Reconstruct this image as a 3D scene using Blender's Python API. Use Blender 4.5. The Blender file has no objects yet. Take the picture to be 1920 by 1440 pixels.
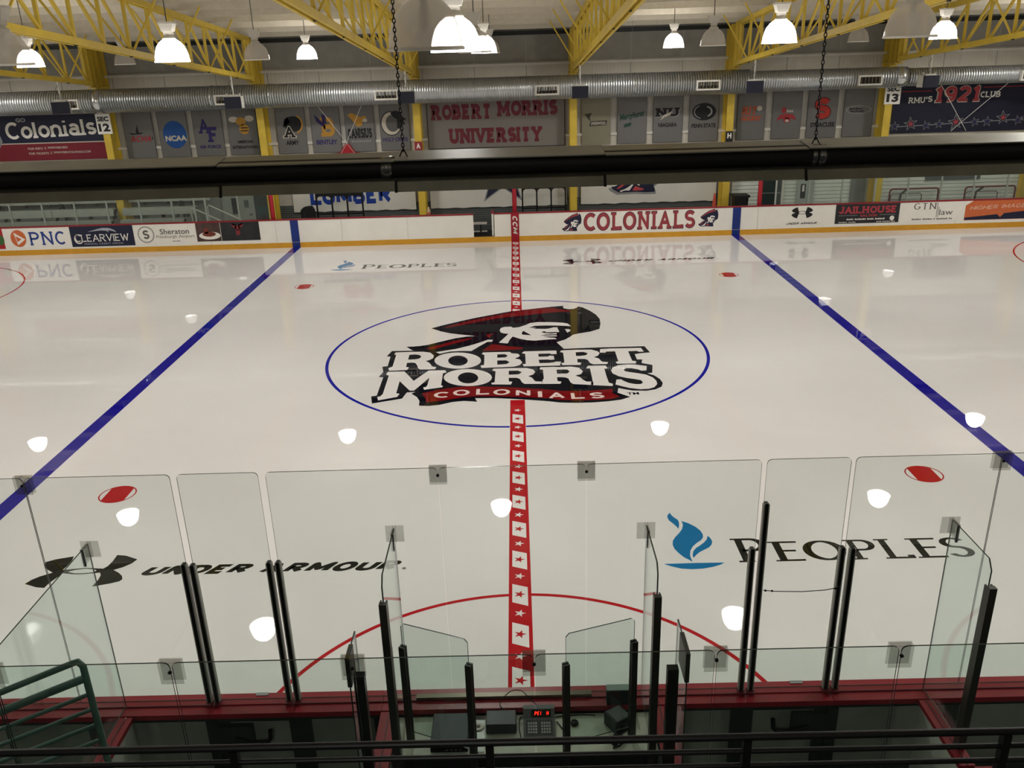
import bpy, bmesh, math, random
from mathutils import Vector, Matrix
random.seed(7)
R = math.radians
S = bpy.context.scene
COL = S.collection

# ------------------------------------------------------------------ camera
CAM = Vector((0.0988, -6.6720, 6.7690)); YAW, PITCH, ROLL, FPX = -0.01232, -0.36688, -0.03102, 1606.73
_f = Vector((math.sin(YAW)*math.cos(PITCH), math.cos(YAW)*math.cos(PITCH), math.sin(PITCH)))
_r0 = Vector((math.cos(YAW), -math.sin(YAW), 0)); _u0 = _r0.cross(_f)
_r = _r0*math.cos(ROLL) + _u0*math.sin(ROLL); _u = _u0*math.cos(ROLL) - _r0*math.sin(ROLL)
cd = bpy.data.cameras.new('camera'); cam = bpy.data.objects.new('camera', cd); COL.objects.link(cam)
cam.matrix_world = Matrix(((_r.x, _u.x, -_f.x, CAM.x), (_r.y, _u.y, -_f.y, CAM.y), (_r.z, _u.z, -_f.z, CAM.z), (0, 0, 0, 1)))
cd.sensor_fit = 'HORIZONTAL'; cd.sensor_width = 36; cd.lens = FPX/1920*36; cd.clip_start = .05; cd.clip_end = 200
S.camera = cam
def at(u, v, x=None, y=None, z=None):
    """point of a known plane of the hall that the photograph shows at pixel u, v"""
    d = _f + _r*((u-960)/FPX) - _u*((v-720)/FPX)
    t = (x-CAM.x)/d.x if x is not None else (y-CAM.y)/d.y if y is not None else (z-CAM.z)/d.z
    return CAM + d*t

# ------------------------------------------------------------------ world and exposure
w = bpy.data.worlds.new('hall_air'); S.world = w; w.use_nodes = True
w.node_tree.nodes['Background'].inputs[0].default_value = (.9, .95, 1, 1)
w.node_tree.nodes['Background'].inputs[1].default_value = .02
vs = S.view_settings
vs.view_transform = 'Standard'; vs.look = 'None'; vs.gamma = 1; vs.use_curve_mapping = False
vs.exposure = 0.0
S.cycles.max_bounces = 8; S.cycles.diffuse_bounces = 3; S.cycles.glossy_bounces = 4; S.cycles.transparent_max_bounces = 18
LAMP_W = 52.0          # watts of one lit lamp, the light thrown down
LAMP_COL = (1.0, .968, .938)
DOME_E = 19.0            # glow of a lit reflector

# ------------------------------------------------------------------ helpers
def lin(h):
    h = h.lstrip('#'); c = [int(h[i:i+2], 16)/255 for i in (0, 2, 4)]
    return tuple(((v+.055)/1.055)**2.4 if v > .04045 else v/12.92 for v in c)
MATS = {}
def mat(name, col, rough=.55, metal=0, var=.06, scale=6, bump=0, bscale=60, spec=.5, ior=1.45, emit=None, es=0):
    if name in MATS: return MATS[name]
    m = bpy.data.materials.new(name); m.use_nodes = True; nt = m.node_tree; b = nt.nodes['Principled BSDF']
    c = lin(col) if isinstance(col, str) else col
    b.inputs['Roughness'].default_value = rough; b.inputs['Metallic'].default_value = metal
    b.inputs['Specular IOR Level'].default_value = spec; b.inputs['IOR'].default_value = ior
    tc = nt.nodes.new('ShaderNodeTexCoord')
    n = nt.nodes.new('ShaderNodeTexNoise'); n.inputs['Scale'].default_value = scale; n.inputs['Detail'].default_value = 4
    nt.links.new(tc.outputs['Object'], n.inputs['Vector'])
    r = nt.nodes.new('ShaderNodeValToRGB')
    r.color_ramp.elements[0].position = .3; r.color_ramp.elements[1].position = .7
    r.color_ramp.elements[0].color = tuple(v*(1-var) for v in c)+(1,); r.color_ramp.elements[1].color = tuple(min(1, v*(1+var)) for v in c)+(1,)
    nt.links.new(n.outputs['Fac'], r.inputs['Fac']); nt.links.new(r.outputs['Color'], b.inputs['Base Color'])
    if bump:
        n2 = nt.nodes.new('ShaderNodeTexNoise'); n2.inputs['Scale'].default_value = bscale
        nt.links.new(tc.outputs['Object'], n2.inputs['Vector'])
        bp = nt.nodes.new('ShaderNodeBump'); bp.inputs['Strength'].default_value = bump; bp.inputs['Distance'].default_value = .02
        nt.links.new(n2.outputs['Fac'], bp.inputs['Height']); nt.links.new(bp.outputs['Normal'], b.inputs['Normal'])
    if emit is not None:
        b.inputs['Emission Color'].default_value = (lin(emit) if isinstance(emit, str) else emit)+(1,); b.inputs['Emission Strength'].default_value = es
    MATS[name] = m; return m
def ridge(m, axis, freq, strength=.3, dist=.01, prof='SIN'):
    """ribs pressed into sheet metal: a wave bump along one axis"""
    nt = m.node_tree; b = nt.nodes['Principled BSDF']; tc = nt.nodes.new('ShaderNodeTexCoord')
    wv = nt.nodes.new('ShaderNodeTexWave'); wv.wave_type = 'BANDS'; wv.bands_direction = axis; wv.wave_profile = prof
    wv.inputs['Scale'].default_value = freq
    nt.links.new(tc.outputs['Object'], wv.inputs['Vector'])
    bp = nt.nodes.new('ShaderNodeBump'); bp.inputs['Strength'].default_value = strength; bp.inputs['Distance'].default_value = dist
    nt.links.new(wv.outputs['Fac'], bp.inputs['Height']); nt.links.new(bp.outputs['Normal'], b.inputs['Normal'])
    return m
def glass(name, tint, rough=.0, refl=1.0):
    m = bpy.data.materials.new(name); m.use_nodes = True; nt = m.node_tree; nt.nodes.clear()
    o = nt.nodes.new('ShaderNodeOutputMaterial'); mx = nt.nodes.new('ShaderNodeMixShader')
    t = nt.nodes.new('ShaderNodeBsdfTransparent'); t.inputs[0].default_value = tint+(1,)
    g = nt.nodes.new('ShaderNodeBsdfGlossy'); g.inputs['Roughness'].default_value = rough; g.inputs[0].default_value = (refl, refl, refl, 1)
    ge = nt.nodes.new('ShaderNodeNewGeometry'); dt = nt.nodes.new('ShaderNodeVectorMath'); dt.operation = 'DOT_PRODUCT'
    nt.links.new(ge.outputs['Incoming'], dt.inputs[0]); nt.links.new(ge.outputs['Normal'], dt.inputs[1])
    def mth(op, a, b=None):
        k = nt.nodes.new('ShaderNodeMath'); k.operation = op
        for i, q in enumerate((a, b)):
            if q is None: continue
            if isinstance(q, (int, float)): k.inputs[i].default_value = q
            else: nt.links.new(q, k.inputs[i])
        return k.outputs[0]
    fr = mth('ADD', mth('MULTIPLY', mth('POWER', mth('SUBTRACT', 1.0, mth('ABSOLUTE', dt.outputs['Value'])), 5.0), .96), .035)
    nt.links.new(fr, mx.inputs[0]); nt.links.new(t.outputs[0], mx.inputs[1]); nt.links.new(g.outputs[0], mx.inputs[2])
    nt.links.new(mx.outputs[0], o.inputs[0]); MATS[name] = m; return m

def world_loc(o):
    v = Vector((0, 0, 0))
    while o is not None: v = v + o.location; o = o.parent
    return v
def tag(o, label=None, cat=None, group=None, kind=None):
    if label: o['label'] = label
    if cat: o['category'] = cat
    if group: o['group'] = group
    if kind: o['kind'] = kind
    return o
def empty(name, loc, label=None, cat=None, group=None, kind=None):
    o = bpy.data.objects.new(name, None); COL.objects.link(o); o.location = loc; o.empty_display_size = .2
    return tag(o, label, cat, group, kind)
class MB:
    """collects shapes; build() links them as ONE mesh object"""
    def __init__(s): s.v = []; s.f = []; s.m = []; s.sm = []
    def add(s, vs, fs, mi=0, sm=False):
        k = len(s.v); s.v += [Vector(p) for p in vs]; s.f += [tuple(i+k for i in f) for f in fs]
        s.m += [mi]*len(fs); s.sm += [sm]*len(fs); return s
    def box(s, x0, x1, y0, y1, z0, z1, mi=0):
        return s.add([(x0,y0,z0),(x1,y0,z0),(x1,y1,z0),(x0,y1,z0),(x0,y0,z1),(x1,y0,z1),(x1,y1,z1),(x0,y1,z1)],
                     [(0,3,2,1),(4,5,6,7),(0,1,5,4),(1,2,6,5),(2,3,7,6),(3,0,4,7)], mi)
    def bar(s, p, q, w, h, up=(0, 0, 1), mi=0):
        p = Vector(p); q = Vector(q); d = (q-p).normalized(); up = Vector(up)
        if abs(d.dot(up)) > .98: up = Vector((0, 1, 0))
        a = d.cross(up).normalized()*w/2; b = a.cross(d).normalized()*h/2
        vs = [c+e for c in (p, q) for e in (-a-b, a-b, a+b, -a+b)]
        return s.add(vs, [(3,2,1,0),(4,5,6,7),(0,1,5,4),(1,2,6,5),(2,3,7,6),(3,0,4,7)], mi)
    def path(s, pts, r, n=8, cap=True, mi=0):
        pts = [Vector(p) for p in pts]; rings = []; prev = None
        for i, p in enumerate(pts):
            d = (pts[min(i+1, len(pts)-1)]-pts[max(i-1, 0)]).normalized()
            if prev is None: a = d.orthogonal().normalized()
            else: a = (prev-d*prev.dot(d)).normalized()
            prev = a; b = d.cross(a)
            rings.append([p+(a*math.cos(t)+b*math.sin(t))*r for t in [2*math.pi*j/n for j in range(n)]])
        vs = [q for g in rings for q in g]; fs = []
        for i in range(len(rings)-1):
            for j in range(n): k = (j+1) % n; fs.append((i*n+j, i*n+k, i*n+n+k, i*n+n+j))
        s.add(vs, fs, mi, True)
        if cap: s.add(rings[0], [tuple(range(n))[::-1]], mi); s.add(rings[-1], [tuple(range(n))], mi)
        return s
    def tube(s, p, q, r, n=10, mi=0): return s.path([p, q], r, n, True, mi)
    def lathe(s, prof, c=(0, 0, 0), n=24, mi=0, axis='z', sm=True):
        c = Vector(c); vs = []
        for r, h in prof:
            for j in range(n):
                t = 2*math.pi*j/n; a, b = r*math.cos(t), r*math.sin(t)
                vs.append(c+(Vector((a, b, h)) if axis == 'z' else Vector((h, a, b)) if axis == 'x' else Vector((a, h, b))))
        fs = []
        for i in range(len(prof)-1):
            for j in range(n): k = (j+1) % n; fs.append((i*n+j, i*n+k, i*n+n+k, i*n+n+j))
        return s.add(vs, fs, mi, sm)
    def prism(s, prof, axis, a, b, mi=0):
        """closed outline pushed along an axis from a to b"""
        n = len(prof)
        def P(t, u, v): return {'x': (t, u, v), 'y': (u, t, v), 'z': (u, v, t)}[axis]
        vs = [P(a, *q) for q in prof]+[P(b, *q) for q in prof]
        fs = [tuple(range(n))[::-1], tuple(range(n, 2*n))]+[(j, (j+1) % n, n+(j+1) % n, n+j) for j in range(n)]
        return s.add(vs, fs, mi)
    def build(s, name, mats, parent=None, origin=None):
        if not isinstance(mats, (list, tuple)): mats = [mats]
        if parent is not None: L = world_loc(parent)
        elif origin is not None: L = Vector(origin)
        else:
            lo = [min(p[i] for p in s.v) for i in range(3)]; hi = [max(p[i] for p in s.v) for i in range(3)]
            L = Vector(((lo[0]+hi[0])/2, (lo[1]+hi[1])/2, lo[2]))
        me = bpy.data.meshes.new(name); me.from_pydata([p-L for p in s.v], [], s.f)
        for m in mats: me.materials.append(m)
        me.polygons.foreach_set('material_index', s.m); me.polygons.foreach_set('use_smooth', s.sm); me.update()
        o = bpy.data.objects.new(name, me); COL.objects.link(o)
        if parent is not None: o.parent = parent
        else: o.location = L
        return o
def copy_tree(o, parent=None):
    c = o.copy(); COL.objects.link(c); c.parent = parent
    for ch in list(o.children): copy_tree(ch, c)
    return c
def bevel(o, w=.01, seg=2):
    m = o.modifiers.new('bevel', 'BEVEL'); m.width = w; m.segments = seg; m.limit_method = 'ANGLE'; return o

# ---- flat print: polygons on a plane. plane = ('z', h): (x, y) on level ground; ('y', d): (x, z) on a wall facing -y
def put(polys, plane):
    k, h = plane; m = MB()
    for P in polys:
        a = sum(P[i][0]*P[(i+1) % len(P)][1]-P[(i+1) % len(P)][0]*P[i][1] for i in range(len(P)))
        if a < 0: P = P[::-1]
        e = P[0][2]*2e-4 if len(P[0]) > 2 else 0
        m.add([(p[0], p[1], h+e) if k == 'z' else (p[0], h-e, p[1]) for p in P], [tuple(range(len(P)))])
    return m
def ell(cx, cy, a, b, n=28, t0=0, t1=360):
    return [(cx+a*math.cos(R(t0+(t1-t0)*i/n)), cy+b*math.sin(R(t0+(t1-t0)*i/n))) for i in range(n+(t1-t0 != 360))]
def ring(cx, cy, r0, r1, n=64, t0=0, t1=360):
    o = []
    for i in range(n):
        a, b = R(t0+(t1-t0)*i/n), R(t0+(t1-t0)*(i+1)/n)
        o.append([(cx+r0*math.cos(a), cy+r0*math.sin(a)), (cx+r1*math.cos(a), cy+r1*math.sin(a)), (cx+r1*math.cos(b), cy+r1*math.sin(b)), (cx+r0*math.cos(b), cy+r0*math.sin(b))])
    return o
def rect(x0, x1, y0, y1): return [(x0, y0), (x1, y0), (x1, y1), (x0, y1)]
def star(cx, cy, r, rot=90, k=.4): return [(cx+(r if i % 2 == 0 else r*k)*math.cos(R(rot+36*i)), cy+(r if i % 2 == 0 else r*k)*math.sin(R(rot+36*i))) for i in range(10)]

# ---- lettering. stroke letters with optional slab serifs
def _a(cx, cy, rx, ry, a, b, n=9): return [(cx+rx*math.cos(R(a+(b-a)*i/n)), cy+ry*math.sin(R(a+(b-a)*i/n))) for i in range(n+1)]
G = {
 'A': (.74, [[(0,0),(.37,1),(.74,0)],[(.13,.33),(.61,.33)]], [(0,0),(.74,0)]),
 'B': (.6, [[(0,0),(0,1),(.3,1)]+_a(.3,.76,.24,.24,90,-90)+[(0,.52)], [(.3,.52)]+_a(.32,.26,.28,.26,90,-90)+[(0,0)]], [(0,0),(0,1)]),
 'C': (.66, [_a(.36,.5,.36,.5,48,312,18)], []),
 'D': (.66, [[(0,0),(0,1),(.28,1)]+_a(.28,.5,.38,.5,90,-90,12)+[(0,0)]], [(0,0),(0,1)]),
 'E': (.54, [[(.54,1),(0,1),(0,0),(.54,0)],[(0,.52),(.42,.52)]], [(0,0),(0,1)]),
 'F': (.52, [[(.52,1),(0,1),(0,0)],[(0,.5),(.4,.5)]], [(0,0)]),
 'G': (.7, [_a(.36,.5,.36,.5,48,330,18)+[(.68,.42),(.42,.42)]], []),
 'H': (.64, [[(0,0),(0,1)],[(.64,0),(.64,1)],[(0,.5),(.64,.5)]], [(0,0),(0,1),(.64,0),(.64,1)]),
 'I': (.0, [[(0,0),(0,1)]], [(0,0),(0,1)]),
 'J': (.44, [[(.44,1),(.44,.25)]+_a(.22,.25,.22,.25,0,-180)], [(.44,1)]),
 'L': (.52, [[(0,1),(0,0),(.52,0),(.52,.14)]], [(0,1),(0,0)]),
 'M': (.84, [[(0,0),(0,1),(.42,.25),(.84,1),(.84,0)]], [(0,0),(.84,0),(0,1),(.84,1)]),
 'N': (.66, [[(0,0),(0,1),(.66,0),(.66,1)]], [(0,0),(0,1),(.66,1)]),
 'O': (.74, [_a(.37,.5,.37,.5,0,360,22)], []),
 'P': (.58, [[(0,0),(0,1),(.3,1)]+_a(.3,.74,.28,.26,90,-90)+[(0,.48)]], [(0,0),(0,1)]),
 'R': (.64, [[(0,0),(0,1),(.3,1)]+_a(.3,.75,.27,.25,90,-90)+[(0,.5)],[(.26,.5),(.62,0)]], [(0,0),(0,1),(.62,0)]),
 'S': (.56, [_a(.28,.755,.27,.245,25,270,12)+_a(.28,.255,.28,.255,90,-155,12)], []),
 'T': (.64, [[(0,1),(.64,1)],[(.32,1),(.32,0)]], [(.32,0)]),
 'U': (.64, [[(0,1),(0,.3)]+_a(.32,.3,.32,.3,180,360,10)+[(.64,1)]], [(0,1),(.64,1)]),
 'V': (.7, [[(0,1),(.35,0),(.7,1)]], [(0,1),(.7,1)]),
 'W': (.96, [[(0,1),(.24,0),(.48,.9),(.72,0),(.96,1)]], [(0,1),(.96,1)]),
 'Y': (.66, [[(0,1),(.33,.48),(.66,1)],[(.33,.48),(.33,0)]], [(0,1),(.66,1),(.33,0)]),
 'o': (.5, [_a(.25,.33,.25,.33,0,360,18)], []),
 'l': (.0, [[(0,0),(0,1)]], [(0,0)]),
 'i': (.0, [[(0,0),(0,.66)],[(0,.86),(0,.98)]], [(0,0)]),
 'n': (.46, [[(0,0),(0,.66)],[(0,.42)]+_a(.23,.42,.23,.24,180,0,8)+[(.46,0)]], [(0,0),(.46,0)]),
 'a': (.44, [_a(.22,.46,.22,.2,150,0,7)+[(.44,0)], _a(.22,.19,.22,.19,0,360,14)], [(.44,0)]),
 's': (.4, [_a(.2,.495,.19,.165,25,270,9)+_a(.2,.165,.2,.165,90,-155,9)], []),
 '1': (.2, [[(0,.78),(.2,1),(.2,0)]], [(.2,0)]),
 '2': (.5, [_a(.25,.72,.25,.28,165,-30,10)+[(0,0),(.5,0)]], []),
 '9': (.5, [_a(.25,.7,.25,.3,0,360,16),[(.5,.7)]+_a(.22,.35,.28,.35,0,-110,8)], []),
}
def strokes(text, wt=.16, serif=0, gap=.12, slant=0, cx=1):
    """polygons of a line of stroke letters, cap height 1; a third coordinate keeps overlapping pieces apart"""
    out = []; x = wt/2
    def strip(P, lay, closed=False):
        n = len(P); E = []
        for i in range(n):
            p = P[i]; q0 = P[i-1] if (i > 0 or closed) else None; q1 = P[(i+1) % n] if (i < n-1 or closed) else None
            def nm(a, b): dx, dy = b[0]-a[0], b[1]-a[1]; l = math.hypot(dx, dy) or 1; return (-dy/l, dx/l)
            if q0 is None: v = nm(p, q1); k = 1
            elif q1 is None: v = nm(q0, p); k = 1
            else:
                a, b_ = nm(q0, p), nm(p, q1); v = (a[0]+b_[0], a[1]+b_[1]); l = math.hypot(*v) or 1; v = (v[0]/l, v[1]/l)
                k = 1/max(.5, v[0]*a[0]+v[1]*a[1])
            E.append(((p[0]+v[0]*k*wt/2, p[1]+v[1]*k*wt/2, lay), (p[0]-v[0]*k*wt/2, p[1]-v[1]*k*wt/2, lay)))
        for i in range(n if closed else n-1):
            j = (i+1) % n; out.append([E[i][0], E[i][1], E[j][1], E[j][0]])
    for c in text:
        if c == ' ': x += .42+gap; continue
        w_, L, sf = G[c]; sc = 1-wt; lay = 0
        for pl in L:
            P = [(x+p[0]*cx, wt/2+p[1]*sc) for p in pl]
            Q = [P[0]]
            for p in P[1:]:
                if math.hypot(p[0]-Q[-1][0], p[1]-Q[-1][1]) > 1e-4: Q.append(p)
            P = Q
            if len(P) > 3 and math.hypot(P[0][0]-P[-1][0], P[0][1]-P[-1][1]) < 1e-3: strip(P[:-1], lay, True); lay += 1; continue
            run = [P[0]]
            for i in range(1, len(P)):
                run.append(P[i])
                if i < len(P)-1:
                    a = (P[i][0]-P[i-1][0], P[i][1]-P[i-1][1]); b_ = (P[i+1][0]-P[i][0], P[i+1][1]-P[i][1])
                    co = (a[0]*b_[0]+a[1]*b_[1])/(math.hypot(*a)*math.hypot(*b_))
                    if co < -.2:
                        strip(run, lay); lay += 1; out.append([(q[0], q[1], lay) for q in ell(P[i][0], P[i][1], wt/2, wt/2, 12)]); lay += 1; run = [P[i]]
            strip(run, lay); lay += 1
        if serif:
            for sx, sy in sf:
                sh = wt*.75; yb = 0 if sy < .5 else 1-sh
                if c in 'lni' and sy > .3: continue
                out.append([(q[0], q[1], lay) for q in rect(x+sx*cx-wt/2-serif, x+sx*cx+wt/2+serif, yb, yb+sh)]); lay += 1
        x += w_*cx+wt+gap+(serif*1.2 if sf else 0)
    if slant: out = [[(p[0]+p[1]*slant, p[1])+tuple(p[2:]) for p in P] for P in out]
    return out
def bars(text, h=1.0):
    """a line of print too small to read: one bar for each word of the given lengths"""
    out = []; x = 0
    for n in text: out += [rect(x+i*.62, x+i*.62+.46, 0, h*(1 if i % 3 else 1.25)) for i in range(n)]; x += n*.62+.5
    return out
def sans(text, bold=0.0, slant=0, space=1.0):
    c = bpy.data.curves.new('t', 'FONT'); c.body = text; c.offset = bold; c.space_character = space; c.resolution_u = 3
    o = bpy.data.objects.new('t', c); me = bpy.data.meshes.new_from_object(o)
    out = [[(me.vertices[i].co.x+me.vertices[i].co.y*slant, me.vertices[i].co.y) for i in p.vertices] for p in me.polygons]
    bpy.data.objects.remove(o); bpy.data.curves.remove(c); bpy.data.meshes.remove(me); return out
def fit(polys, x0, x1, y0, y1, dy=0.0):
    """scale polygons into a box; dy lifts the right end"""
    X = [p[0] for P in polys for p in P]; Y = [p[1] for P in polys for p in P]
    a, b, c, d = min(X), max(X), min(Y), max(Y); kx = (x1-x0)/((b-a) or 1); ky = (y1-y0)/((d-c) or 1)
    return [[(x0+(p[0]-a)*kx, y0+(p[1]-c)*ky+dy*(p[0]-a)/((b-a) or 1))+tuple(p[2:]) for p in P] for P in polys]
def printed(name, polys, plane, m, parent, label=None):
    o = put(polys, plane).build(name, m, parent)
    if label: o['label'] = label
    if name in ('tag_line', 'fine_print', 'star_stitching'): o['kind'] = 'stuff'
    return o
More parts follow.
